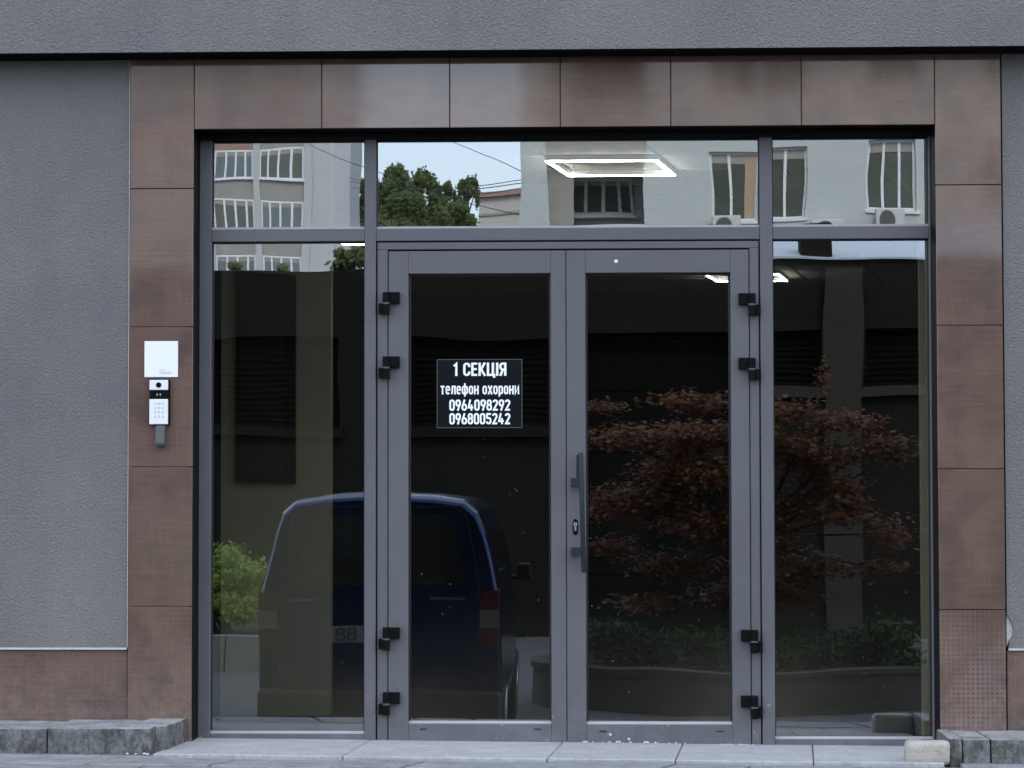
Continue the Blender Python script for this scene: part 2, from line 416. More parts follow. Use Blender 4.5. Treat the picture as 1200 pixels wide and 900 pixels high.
# pale threshold slabs, then rows of grey pavers, each its own piece with open joints
def slab(name, x0, x1, y0, y1, top, mat, skew=0, th=.04):
    mb = MB()
    a = [(x0-skew, y0), (x1-skew, y0), (x1, y1), (x0, y1)]
    n = len(mb.v)
    dz = random.uniform(-.0012, .0012)
    mb.v += [(x, y, -th+top+tilt(x)) for x, y in a] + [(x, y, top+tilt(x)+dz) for x, y in a]
    for f in ((0,3,2,1),(4,5,6,7),(0,1,5,4),(1,2,6,5),(2,3,7,6),(3,0,4,7)): mb.f.append(f); mb.mi.append(0)
    return mb.build(name, mat, pave, .004, 1)
sx = [-1.815, -1.02, -.17, .36, .93, 1.47]
for a, b in zip(sx[:-1], sx[1:]): slab('slab', a+.002, b-.002, -.53, .26, 0.0, M['slab'], .06)
px0 = [-3.3, -2.62, -2.02, -1.52, -1.02, -.73, -.22, .30, .62, 1.12, 1.60, 2.2, 2.9]
for row, (y0, y1) in enumerate(((-.80, -.535), (-1.085, -.805))):
    for i, (a, b) in enumerate(zip(px0[:-1], px0[1:])):
        j = .17*row
        slab('paver', a+j+.008, b+j-.008, y0+.004, y1-.008, -.014 - .002*row + random.uniform(-.004, .004), M['paver'], .08)
for a, b in ((-3.3, -2.6), (-2.6, -1.83)): slab('paver', a+.004, b-.004, -.53, -.02, -.012, M['paver'])
for a, b in ((1.48, 2.1), (2.1, 2.9)): slab('paver', a+.004, b-.004, -.53, -.02, -.012, M['paver'])

# ------------------------------------------------------------------ ENTRANCE BUILDING
B = tag(empty('entrance_building'), 'grey rendered building front with brown tiled portal round glazed double doors', 'building')
TL0, TL1 = -2.080, -1.796                # left pillar
TR0, TR1 = 1.460, 1.748                  # right pillar
zt = lambda py, px=600: Z(px, py, 0)
Z_OPEN = zt(149.3); Z_TOP = zt(66.5)
EAVE = Z(600, 58, -.17)
# walls
def wall_box(x0, x1, z0, z1, y0=.010, y1=.34): return box('wall', x0, x1, y0, y1, z0, z1, M['plaster'], B)
zp_l, zp_r = Z(70, 758.5, .01), Z(1190, 759.5, .01)
def wall_edge(x0, x1, z0, z1):
    return wall_box(x0, x1, z0, z1)
wall_edge(-14, TL0-.004, zp_l, 3.6)
wr = MB()                                 # right wall with its broken lower corner
ck = [(TR1+.006, zp_r+.145), (TR1+.020, zp_r+.125), (TR1+.034, zp_r+.085), (TR1+.030, zp_r+.050), (TR1+.016, zp_r+.030), (TR1+.012, zp_r)]
wr.prism([(14, zp_r), (14, 3.6), (TR1+.006, 3.6)] + ck, 'y', .010, .34); wr.build('wall', M['plaster'], B)
chip = MB(); chip.prism([(TR1+.0055, zp_r+.144), (TR1+.019, zp_r+.124), (TR1+.033, zp_r+.084), (TR1+.029, zp_r+.051), (TR1+.0155, zp_r+.031), (TR1+.0055, zp_r+.004)], 'y', .022, .2)
tag(chip.build('insulation', M['mortar'], B), 'white insulation bared where the render corner has broken off')
box('wall', TL0-.02, TR1+.02, .016, .34, Z_OPEN+.03, 3.6, M['dark_metal'], B)      # backing over the opening
box('wall', TL0-.001, TL1-.02, .010, .34, -.08, Z(188, 300, 0), M['grout'], B)
box('wall', TL0-.001, TL1-.02, .016, .34, Z(188, 300, 0)+.001, Z_OPEN+.03, M['dark_metal'], B)
box('trim', TL0-.0036, TL0-.0012, .004, .03, zp_l, EAVE-.006, M['trim'], B)
box('wall', TR0+.02, TR1+.001, .010, .34, -.08, Z_OPEN+.03, M['dark_metal'], B)
box('wall', -14, TL0-.004, .035, .34, -.08, zp_l-.004, M['dark_metal'], B)
box('wall', TR1+.006, 14, .035, .34, -.08, zp_r-.004, M['dark_metal'], B)
box('trim', -14, TL0-.005, .004, .034, zp_l-.010, zp_l-.001, M['trim'], B)
box('trim', TR1+.012, 14, .004, .034, zp_r-.010, zp_r-.001, M['trim'], B)
# fascia and the storeys above
fas = MB(); fas.box(-14, 14, -.17, .30, EAVE, 4.6); fas.build('fascia', M['plaster'], B)
box('soffit_shade', -14, 14, -.166, .009, EAVE-.004, EAVE-.0005, M['dark_metal'], B)  # near black sheet painted in for the shade under the fascia
box('upper_wall', -14, 14, -.02, 9, 4.601, 30, M['plaster'], B)
# portal tiles
def tile(x0, x1, z0, z1, y=0.0, mat=None, th=.012):
    g = .0016
    return box('tile', x0+g, x1-g, y+random.uniform(0, .0012), y+th*.75, z0+g, z1-g, mat or M['tile'], B, .0015, 1)
zl = [Z_TOP] + [Z(188, p, 0) for p in (221, 383, 547, 711)] + [-.05]
for a, b in zip(zl[:-1], zl[1:]): tile(TL0, TL1, b, a)
zr = [Z_TOP] + [Z(1135, p, 0) for p in (216.5, 381, 549.5, 714.5)] + [-.05]
for i, (a, b) in enumerate(zip(zr[:-1], zr[1:])): tile(TR0, TR1, b, a, mat=M['tile_grid'] if i == 4 else None)
hx = [TL1] + [X(p, 108, 0) for p in (377, 527, 656.5, 786, 939)] + [TR0]
for a, b in zip(hx[:-1], hx[1:]): tile(a, b, Z_OPEN, Z_TOP)
for a, b in ((-3.30, TL0-.003), (-4.5, -3.30), (-5.7, -4.5), (-6.9, -5.7), (-8.1, -6.9)): tile(a, b, -.05, zp_l-.011, .018)
for a, b in ((TR1+.004, 2.95), (2.95, 4.15), (4.15, 5.35), (5.35, 6.55), (6.55, 7.75)): tile(a, b, -.05, zp_r-.011, .018)
# reveals of the opening
YF = .17
box('reveal', TL1-.018, TL1-.001, .013, .30, -.05, Z_OPEN+.02, M['reveal'], B)
box('reveal', TR0+.001, TR0+.018, .013, .30, -.05, Z_OPEN+.02, M['reveal'], B)
box('reveal', TL1-.001, TR0+.001, .013, .30, Z_OPEN+.001, Z_OPEN+.02, M['reveal'], B)

# ---- aluminium frame. x at the frame front
xf = lambda px, py=560: X(px, py, YF)
zf = lambda py, px=660: Z(px, py, YF)
FL0, FL1 = TL1-.001, xf(247)
ML0, ML1 = xf(427.3), xf(440.5)
JL1 = xf(454.3); JR0 = xf(879.5); MR0, MR1 = xf(892), xf(906.7)
MID = xf(663.7)
FR0, FR1 = xf(1091), TR0+.001
ZT1, ZT0 = zf(267), zf(281.5)           # transom bar
ZHEAD = Z_OPEN+.001
ZG_TOP = Z(600, 162.5, YF)
ZB = -.035
YB = .26
DF = tag(MB().box(FL0, FL1, YF, YB, ZB, ZHEAD).box(FR0, FR1, YF, YB, ZB, ZHEAD)
   .box(ML0, ML1, YF-.006, YB, ZB, ZHEAD-.002).box(MR0, MR1, YF-.006, YB, ZB, ZHEAD-.002)
   .box(FL1+.0005, ML0-.0005, YF-.002, YB, ZT0, ZT1).box(ML1+.0005, MR0-.0005, YF-.002, YB, ZT0, ZT1).box(MR1+.0005, FR0-.0005, YF-.002, YB, ZT0, ZT1)
   .build('frame', M['alu'], B, .003, 2))
box('head_shade_bar', TL1-.0005, TR0+.0005, YF-.05, YB-.001, ZG_TOP, ZHEAD-.0005, M['reveal'], B, .002)  # top frame bar, its shade put in as a near black colour
# door frame: head and jambs set off from the mullions by dark joints
ZDH1, ZDH0 = zf(283.3), zf(291.5)
box('frame', ML1+.006, MR0-.006, YF+.002, YB, ZDH0, ZDH1, M['alu'], B, .002)
box('frame', ML1+.006, JL1, YF+.0025, YB, ZB, ZDH0-.0008, M['alu'], B, .002)
box('frame', JR0, MR0-.006, YF+.0025, YB, ZB, ZDH0-.0008, M['alu'], B, .002)
box('gasket', ML1-.002, MR0+.002, YF+.045, YB-.005, ZDH0-.02, ZT0+.002, M['black'], B)
box('gasket', ML1-.002, JL1+.012, YF+.0455, YB-.006, ZB, ZDH0-.021, M['black'], B)
box('gasket', JR0-.012, MR0+.002, YF+.0455, YB-.006, ZB, ZDH0-.021, M['black'], B)

def pane(x0, x1, z0, z1, parent, y=GLASS, gb=.006, bead=True, nm='pane', rub=.004):
    """a window light: black gasket ring, glass and a pale sloping bead at the bottom"""
    mb = MB()
    mb.box(x0, x1, y-.006, y+.02, z1-gb, z1).box(x0, x1, y-.006, y+.02, z0, z0+gb*.6)
    mb.box(x0, x0+gb, y-.006, y+.02, z0+gb*.6, z1-gb).box(x1-gb, x1, y-.006, y+.02, z0+gb*.6, z1-gb)
    g = mb.build('gasket', M['black'], parent)
    mb = MB(); mb.box(x0+gb*.5, x1-gb*.5, y, y+.016, z0+.001, z1-gb*.5)
    p = mb.build(nm, M['glass'], parent)
    p.location = (0, 0, 0)
    if bead:
        b = MB(); b.prism([(YF+.004, z0+.001), (YF+.006, z0+.004), (y-.008, z0+.012), (y-.008, z0+.001)], 'x', x0+.001, x1-.001)
        b.build('bead', M['bead'], parent)
    return p
def window(x0, x1, z0, z1, rail):
    w = MB(); w.box(x0+.0005, x1-.0005, YF+.003, YB-.002, z0-rail, z0)
    o = w.build('window', M['alu'], B, .002)
    pane(x0, x1, z0, z1, o); return o
ZWL = Z(340, 860.0, YF); ZWR = Z(1000, 866.5, YF)
window(FL1, ML0, ZWL, ZT0-.001, ZWL-ZB)
window(MR1, FR0, ZWR, ZT0-.001, ZWR-ZB)
for a, b in ((FL1, ML0), (ML1, MR0), (MR1, FR0)):
    w = empty('window'); w.parent = B; pane(a, b, ZT1, ZG_TOP, w)

# ---- the two door leaves
YL = YF-.004
def leaf(x0, x1, gx0, gx1, gz0, gz1, z0, z1):
    mb = MB()
    mb.box(x0, gx0, YL, YL+.06, z0, z1).box(gx1, x1, YL, YL+.06, z0, z1)
    mb.box(gx0+.0003, gx1-.0003, YL+.0006, YL+.06, gz1, z1).box(gx0+.0003, gx1-.0003, YL+.0006, YL+.06, z0, gz0)
    o = mb.build('door', M['alu'], B, .0025, 2)
    pane(gx0, gx1, gz0, gz1, o, gb=.009)
    return o
xl = lambda px, py=560: X(px, py, YL)
ZL1 = zf(293.6); ZL0 = -.008
zgt, zgb = Z(660, 320, YL), Z(660, 848.5, YL)
DL = leaf(JL1+.004, MID-.0018, xl(478.5), xl(645.8), zgb, zgt, ZL0+.004, ZL1)
DR = leaf(MID+.0018, JR0-.004, xl(686.5), xl(857.2), zgb-.002, zgt, ZL0-.004, ZL1)
box('threshold', JL1, JR0, YL+.012, YB, -.05, ZL0-.006, M['alu'], B)
box('gasket', MID-.02, MID+.02, YL+.04, YL+.07, ZL0, ZL1-.01, M['black'], B)
# drain slots and rivets
for d, pxs in ((DL, (496, 630)), (DR, (707, 844))):
    for p in pxs:
        x, z = at(p, 854.5 if d is DL else 857, YL)
        box('drain_slot', x-.016, x+.016, YL-.0008, YL+.004, z-.003, z+.003, M['black'], d)
# hinges
def hinge(parent, px, py, side):
    x, z = at(px, py, YL)
    k = 1/268.
    mb = MB()
    mb.box(x, x+side*20*k, YL-.030, YL+.002, z-13.5*k, z)
    mb.box(x-side*5.2*k, x+side*4.6*k, YL-.028, YL+.002, z-26*k, z-13*k-.002)
    mb.tube((x+side*4.4*k, YL-.032, z-27*k), (x+side*4.4*k, YL-.032, z-.5*k), .0155, n=14)
    h = mb.build('hinge', M['hinge'], parent, .002, 2)
    pin = MB(); pin.tube((x+side*4.4*k, YL-.033, z-14.6*k), (x+side*4.4*k, YL-.033, z-12.6*k), .0163, n=14)
    pin.build('hinge_pin', M['steel'] if False else M['grey_plastic'], parent)
for py in (342.8, 418, 735, 811): hinge(DL, 449, py, 1)
for py in (344, 419.5, 738, 815): hinge(DR, 885.0 if py < 500 else 888, py, -1)
# pull handle
def handle():
    x0, zt_ = at(680.0, 533, YL-.06); zb_ = Z(683, 671, YL-.06)
    xt = x0; xb = X(684, 671, YL-.06)
    mb = MB()
    mb.tube((xb+.0005, YL-.060, zb_), (xt+.002, YL-.060, zt_+.010), .0108, n=18)
    h = mb.build('pull_handle', M['handle'], DR, .002, 2, True)
    for py in (565, 646):
        x, z = at(677, py, YL-.03); c = MB()
        c.box(x-.030, x+.026, YL-.066, YL-.046, z-.019, z+.019); c.box(x-.030, x-.004, YL-.047, YL, z-.019, z+.019)
        c.build('handle_bracket', M['handle'], DR, .003, 2)
    mb = MB(); mb.tube((xt-.012, YL-.030, zt_-.10), (xt-.012, YL-.030, zt_), .006, n=12); mb.build('handle_rod', M['handle'], DR)
handle()
def lock():
    x, z = at(674.3, 617.5, YL); mb = MB()
    pts = []
    for i in range(24):
        a = 2*math.pi*i/24; pts.append((x+.0125*math.cos(a), z+.024*(1 if math.sin(a) > 0 else -1)*abs(math.sin(a))**.6+.012*math.sin(a)))
    mb.prism(pts, 'y', YL-.007, YL+.001); mb.build('lock_plate', M['hinge'], DR, .002, 2)
    c = MB(); c.tube((x, YL-.011, z+.012), (x, YL, z+.012), .009, n=16); c.box(x-.0045, x+.0045, YL-.0105, YL, z-.018, z+.006)
    c.build('lock_cylinder', M['steel'], DR, .001, 1)
    k = MB(); k.box(x-.001, x+.001, YL-.0115, YL-.010, z+.007, z+.017); k.build('keyhole', M['black'], DR)
lock()
# small white dome on the right leaf's top rail
x, z = at(722, 306.5, YL)
dm = MB(); dm.lathe([(.0095, 0), (.0088, .004), (.006, .007), (.0005, .0082)], (0,0,0), 16)
dmo = dm.build('contact_button', M['white'], DR, smooth=True); dmo.rotation_euler = (R(90), 0, 0); dmo.location = (x, YL-.001, z)
# mortar left along the threshold
rr = random.Random(3)
for a, b, w in ((461, 522, 3.2), (524, 606, 3.4), (610, 669, 3.6), (842, 883, 3.0)):
    x0, x1 = X(a, 874, YL), X(b, 874, YL); mb = MB(); n = 14; top = []; bot = []
    for i in range(n+1):
        xx = x0+(x1-x0)*i/n; top.append((xx, ZL0+.0015+tilt(xx)*.3+rr.uniform(-.0025,.003))); bot.append((xx, -.02+tilt(xx)))
    mb.prism(top + bot[::-1], 'y', YL-.012+rr.uniform(-.003,.002), YL+.01)
    mb.build('mortar_bead', M['mortar'], B)
for i in range(16):
    p = rr.choice([rr.uniform(675, 840), rr.uniform(700, 800)]); xx = X(p, 876, YL); s = rr.uniform(.003, .008)
    mb = MB(); mb.lathe([(s*.3, -s*.6), (s, 0), (s*.8, s*.5), (.0002, s*.9)], (xx, YL-.010+rr.uniform(-.006, .004), tilt(xx)+s*.4), 7)
    mb.build('mortar_crumb', M['mortar'], B)
for p, q in ((686, 869.5), (737, 866), (715, 861)):
    xx, zz = at(p, q, YL); mb = MB()
    pts = [(xx+.016*rr.uniform(.5,1)*math.cos(a)*(1 if p == 686 else .45), zz+.008*rr.uniform(.6,1)*math.sin(a)) for a in [i*math.pi/5 for i in range(10)]]
    mb.prism(pts, 'y', YL-.0006, YL+.002); mb.build('paint_chip', M['mortar'], DR)

# ------------------------------------------------------------------ LOBBY behind the glass
CEIL = 2.95
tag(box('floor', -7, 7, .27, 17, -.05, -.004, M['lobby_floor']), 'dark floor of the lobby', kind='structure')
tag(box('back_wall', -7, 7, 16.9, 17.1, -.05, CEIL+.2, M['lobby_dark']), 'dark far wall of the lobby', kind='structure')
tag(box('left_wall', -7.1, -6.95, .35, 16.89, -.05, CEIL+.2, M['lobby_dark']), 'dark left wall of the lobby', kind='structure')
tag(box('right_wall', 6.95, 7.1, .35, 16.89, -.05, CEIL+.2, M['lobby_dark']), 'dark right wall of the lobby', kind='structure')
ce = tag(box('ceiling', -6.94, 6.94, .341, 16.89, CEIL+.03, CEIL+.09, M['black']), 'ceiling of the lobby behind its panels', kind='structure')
SK, CW, CP = .177, .62, .68
CY0 = 2.77; CX0 = X(638, 186, CY0)
def cell(i, k):                            # corner of the skewed ceiling grid
    y = CY0+k*CP; return CX0+i*CW+SK*(y-CY0), y
LIT = {(0, 0): 0, (0, 11): 1}
def quadbox(mb, pts, z0, z1):
    n = len(mb.v); mb.v += [(x, y, z0) for x, y in pts] + [(x, y, z1) for x, y in pts]
    for f in ((0,3,2,1),(4,5,6,7),(0,1,5,4),(1,2,6,5),(2,3,7,6),(3,0,4,7)): mb.f.append(tuple(n+q for q in f)); mb.mi.append(0)
g = .014
mb = MB(); y1 = CY0+CP-g
quadbox(mb, [(g, g), (CW-g, g), (CW-g+SK*(CP-2*g), CP-g), (g+SK*(CP-2*g), CP-g)], 0, .02)
pm = mb.mesh('ceiling_panel', M['ceil'])
for k in range(-4, 14):
    for i in range(-5, 6):
        x, y = cell(i, k)
        if abs(x+.3) > 3.2 or y < .36: continue
        link('ceiling_panel', pm, ce, (x, y, CEIL))
def light(x, y, label):
    t = tag(empty('ceiling_light', (x, y, CEIL)), label, 'light', 'ceiling lights in the lobby')
    def ring(w, z0, z1, inset, name, mat, e=.0):
        P = lambda u, v: (x+u+SK*v, y+v)
        a = [P(inset, inset), P(CW-inset, inset), P(CW-inset, CP-inset), P(inset, CP-inset)]
        j = inset+w
        b = [P(j*1.0, j*1.25), P(CW-j, j*1.25), P(CW-j, CP-j*1.25), P(j, CP-j*1.25)]
        mb = MB()
        for q in range(4):
            r_ = (q+1) % 4
            quadbox(mb, [a[q], a[r_], b[r_], b[q]], z0, z1)
        mb.build(name, mat, t)
    ring(.020, CEIL-.030, CEIL-.003, .0, 'housing', M['white'])
    ring(.0165, CEIL-.036, CEIL-.031, .003, 'diffuser', M['led'])
    return t
light(*cell(0, 0), 'bright rectangular strip light nearest the glass, above the doors')
light(X(826, 322, 21.36-DIST), 21.36-DIST, 'rectangular strip light deep in the lobby, above the right door')
light(X(372, 273, 17.95-DIST), 17.95-DIST, 'strip light showing as one bright line behind the left window')
# beige pier with a dark hung board, a column and a side return
PY = 1.5
px_, pz = at(323, 560, PY)
xa, xb = X(258.5, 560, PY), X(387.5, 560, PY)
pier = tag(box('pier', xa, xb, PY, PY+.10, -.004, CEIL, M['lobby_wall'], None, .004), 'beige wall pier behind the left window', 'wall')
bt = tag(empty('notice_board', (X(311, 440, PY-.05), PY, 1.2)), 'tall black framed board on the beige pier behind the left window', 'board')
bx0, bx1 = X(276, 440, PY-.05), X(346, 440, PY-.05); bz0, bz1 = Z(311, 567, PY-.05), Z(311, 320, PY-.05)
mb = MB(); mb.prism([(bx0, bz0+.010), (bx1, bz0), (bx1, bz1-.012), (bx0, bz1+.012)], 'y', PY-.05, PY-.002); mb.build('frame', M['board'], bt, .004, 1)
mb = MB(); mb.prism([(bx0+.03, bz0+.05), (bx1-.06, bz0+.05), (bx1-.06, bz1-.11), (bx0+.03, bz1-.05)], 'y', PY-.054, PY-.049); mb.build('glass', M['board2'], bt)
sx0 = X(1079, 560, .55)
tag(box('side_return', sx0, FR1+.05, .55, .60, -.004, CEIL, M['lobby_wall'], None, .003), 'narrow beige wall return at the right edge of the right window', 'wall')
# ------------------------------------------------------------------ SIGN, NOTICE, INTERCOM
def ribbon(mb, pts, w, y, closed=False):
    """flat stroke of width w through 2-D points, mitred"""
    pts = [Vector(p) for p in pts]; n = len(pts); L = []; Rr = []
    for i in range(n):
        if closed: a, b, c = pts[(i-1) % n], pts[i], pts[(i+1) % n]
        else: a, b, c = pts[max(i-1, 0)], pts[i], pts[min(i+1, n-1)]
        d1 = (b-a).normalized() if (b-a).length > 1e-9 else (c-b).normalized()
        d2 = (c-b).normalized() if (c-b).length > 1e-9 else d1
        n1 = Vector((-d1.y, d1.x)); n2 = Vector((-d2.y, d2.x)); m_ = (n1+n2)
        m_ = m_.normalized() if m_.length > 1e-6 else n1
        s = w/2/max(.45, m_.dot(n1)); L.append(b+m_*s); Rr.append(b-m_*s)
    k = n if closed else n-1
    for i in range(k):
        j = (i+1) % n
        mb.quad((Rr[i].x, y, Rr[i].y), (Rr[j].x, y, Rr[j].y), (L[j].x, y, L[j].y), (L[i].x, y, L[i].y))
def arc(cx, cy, rx, ry, a0, a1, n=6): return [(cx+rx*math.cos(R(a0+(a1-a0)*i/n)), cy+ry*math.sin(R(a0+(a1-a0)*i/n))) for i in range(n+1)]
def stad(x0, x1, y0, y1, r): return arc(x1-r, y1-r, r, r, 0, 90, 4)+arc(x0+r, y1-r, r, r, 90, 180, 4)+arc(x0+r, y0+r, r, r, 180, 270, 4)+arc(x1-r, y0+r, r, r, 270, 360, 4)
w = .40; h_ = 1.0; q = .16
def gl(ch):
    o = lambda p: (p, False); c = lambda p: (p, True)
    x = .74
    G = {
    '0': (w, [c(stad(0, w, 0, 1, .19))]),
    '1': (.24, [o([(.0, .78), (.20, 1.0-.02), (.20, -.09)])]),
    '2': (w, [o(arc(.2, .8, .2, .2, 180, 0, 8)+[(w, .70), (.03, .0), (w+.07, .0)])]),
    '4': (w+.06, [o([(.20, 1.09), (.0, .24), (w+.12, .24)]), o([(.32, .56), (.32, -.09)])]),
    '5': (w, [o([(w+.04, 1.0), (.03, 1.0), (.02, .52)]), o([(.02, .56)]+arc(.2, .38, .2, .2, 100, 0, 6)+arc(.2, .2, .2, .2, 0, -180, 8))]),
    '6': (w, [c(stad(0, w, 0, .56, .19)), o([(.24, 1.09), (.0, .30)])]),
    '8': (w, [c(stad(0, w, 0, .53, .19)), c(stad(.02, w-.02, .53, 1, .18))]),
    '9': (w, [c(stad(0, w, .44, 1, .19)), o([(w, .70), (.16, -.09)])]),
    'С': (w, [o([(w, .70)]+arc(.2, .8, .2, .2, 0, 180, 8)+arc(.2, .2, .2, .2, 180, 360, 8)+[(w, .30)])]),
    'Е': (.34, [o([(.40, 1), (0, 1), (0, 0), (.40, 0)]), o([(.02, .52), (.36, .52)])]),
    'К': (.42, [o([(0, 1.09), (0, -.09)]), o([(.42, 1.09), (.12, .5), (.44, -.09)])]),
    'Ц': (.50, [o([(0, 1.09), (0, 0), (.50, 0), (.50, -.26)]), o([(.40, 1.09), (.40, 0)])]),
    'І': (.0, [o([(0, 1.09), (0, -.09)])]),
    'Я': (.40, [o([(.40, 1.09), (.40, -.09)]), o([(.40, 1.0), (.2, 1.0)]+arc(.18, .74, .18, .26, 90, 270, 8)+[(.40, .48)]), o([(.20, .46), (.0, -.09)])]),
    'т': (.36, [o([(-.06, x), (.42, x)]), o([(.18, x), (.18, -.09)])]),
    'е': (.36, [o([(.02, .38), (.36, .38), (.36, .56)]+arc(.18, .56, .18, .18, 0, 180, 6)+arc(.18, .18, .18, .18, 180, 330, 6))]),
    'л': (.40, [o([(-.05, 0), (.06, .05), (.10, x), (.40, x), (.40, -.09)])]),
    'ф': (.56, [c(stad(0, .56, 0, x, .19)), o([(.28, 1.09), (.28, -.32)])]),
    'о': (.36, [c(stad(0, .36, 0, x, .18))]),
    'н': (.38, [o([(0, x+.09), (0, -.09)]), o([(.38, x+.09), (.38, -.09)]), o([(0, .38), (.38, .38)])]),
    'х': (.38, [o([(-.02, x+.09), (.40, -.09)]), o([(.40, x+.09), (-.02, -.09)])]),
    'р': (.36, [o([(0, x+.06), (0, -.32)]), c(stad(0, .36, 0, x, .18))]),
    'и': (.38, [o([(0, x+.09), (0, -.02), (.38, x+.02), (.38, -.09)])]),
    }
    return G[ch]
def lettering(text, xc, zbase, height, width, y, parent, stroke=.18, gap=.24):
    cur = 0; items = []
    for ch in text:
        if ch == ' ': cur += .36; continue
        wd_, st = gl(ch); items.append((cur, st)); cur += wd_+gap
    cur -= gap
    sx_, sz = width/(cur+stroke), height/1.18
    mb = MB(); n = 0
    for x0, st in items:
        for pts, cl in st:
            n += 1
            ribbon(mb, [(((x0+p[0])-cur/2)*1.0, p[1]) for p in pts], stroke, -.00012*(n % 4), cl)
    me_v = [(xc+vx*sx_, y+vy, zbase+(vz+.09)*sz) for vx, vy, vz in mb.v]; mb.v = me_v
    return mb.build('lettering', M['letter'], parent)
YS = GLASS-.003
sgx0, sgx1 = X(512, 460, YS), X(612, 460, YS); sgz1, sgz0 = Z(562, 421, YS), Z(562, 501.5, YS)
sg = tag(box('door_sign', sgx0, sgx1, YS, GLASS-.0005, sgz0, sgz1, M['sign']), 'black sign with white lettering and phone numbers on the left door glass', 'sign')
mb = MB(); e = .0022
for a in ((sgx0, sgx1, sgz1-e, sgz1), (sgx0, sgx1, sgz0, sgz0+e), (sgx0, sgx0+e, sgz0+e, sgz1-e), (sgx1-e, sgx1, sgz0+e, sgz1-e)):
    mb.box(a[0], a[1], YS-.0008, YS-.0002, a[2], a[3])
mb.build('border', M['sign_edge'], sg)
def line(text, xa, xb, ya, yb, **k):
    z1, z0 = Z(562, ya, YS), Z(562, yb, YS); a, b = X(xa, 460, YS), X(xb, 460, YS)
    lettering(text, (a+b)/2, z0, z1-z0, b-a, YS-.001, sg, **k)
line('1 СЕКЦІЯ', 530.5, 593.5, 425, 440.5, stroke=.19, gap=.25)
line('телефон охорони', 516, 608.5, 449, 462.2, stroke=.185, gap=.27)
line('0964098292', 526.5, 598, 468.2, 481.2, stroke=.20, gap=.26)
line('0968005242', 526.5, 598, 484.2, 497.2, stroke=.20, gap=.26)

nx0, nx1 = X(169.3, 420, -.004), X(208.5, 420, -.004); nz1, nz0 = Z(189, 399.8, -.004), Z(189, 442, -.004)
no = tag(box('paper_notice', nx0, nx1, -.005, .001, nz0, nz1, M['paper'], None, .001, 1), 'square white notice stuck on the brown tile above the intercom', 'notice')
mb = MB()
cxn = (nx0+nx1)/2
for i, (dx, w_) in enumerate(((.004, .028),)):
    mb.box(cxn+dx-w_/2, cxn+dx+w_/2, -.0056, -.0051, nz0+.030, nz0+.033)
for k in range(2): mb.box(cxn-.008, cxn+.044, -.0056, -.0051, nz0+.014+.006*k, nz0+.0165+.006*k)
mb.build('print', M['ink_grey'], no)

ic = tag(empty('intercom', (X(186, 520, 0), 0, Z(186, 523, 0))), 'white and black door intercom below the white notice on the brown tile', 'intercom')
yi = -.028
ix0, ix1 = X(175.0, 470, yi), X(196.8, 470, yi)
zi = lambda p: Z(186, p, yi)
box('housing', ix0+.001, ix1+.006, yi+.006, .001, zi(497.5), zi(444.5), M['hinge'], ic, .003)
box('camera_plate', ix0, ix1, yi, yi+.012, zi(457), zi(445.3), M['white'], ic, .0025)
box('reader_band', ix0+.0005, ix1-.0005, yi+.002, yi+.012, zi(467.4), zi(457.3), M['hinge'], ic, .001)
box('button_plate', ix0, ix1, yi, yi+.012, zi(497.2), zi(467.7), M['white'], ic, .0025)
mb = MB(); cxi, czi = (ix0+ix1)/2, zi(451.1); mb.tube((cxi, yi-.004, czi), (cxi, yi+.002, czi), .0118, n=20); mb.build('camera_lens', M['hinge'], ic, .002, 2)
mb = MB()
for s in (-1, 1): mb.prism([(cxi+s*.004, zi(462.3)+.002), (cxi+s*.009, zi(462.3)+.006), (cxi+s*.009, zi(462.3)-.006), (cxi+s*.004, zi(462.3)-.002)], 'y', yi+.0010, yi+.0018)
mb.build('symbol', M['ink_grey'], ic)
mb = MB()
for r_ in range(4):
    for c_ in range(3):
        xx, zz = cxi+(c_-1)*.0165+.002, zi(473)-.019*r_
        mb.box(xx-.0045, xx+.0045, yi-.0008, yi-.0002, zz-.0045, zz+.0045)
mb.build('button', plain('pale_key', (.58,.60,.62), .4), ic, .0002, 1)
hx0, hx1 = X(182.3, 510, -.03), X(193.2, 510, -.03)
mb = MB(); z1_, z0_ = Z(188, 497, -.03), Z(188, 522.5, -.03)
mb.prism([(-.012, z1_), (-.034, z1_-.01), (-.044, z0_+.012), (-.040, z0_), (.0, z0_+.002), (.0, z1_)], 'x', hx0, hx1)
mb.build('handset_cradle', M['grey_plastic'], ic, .004, 2)

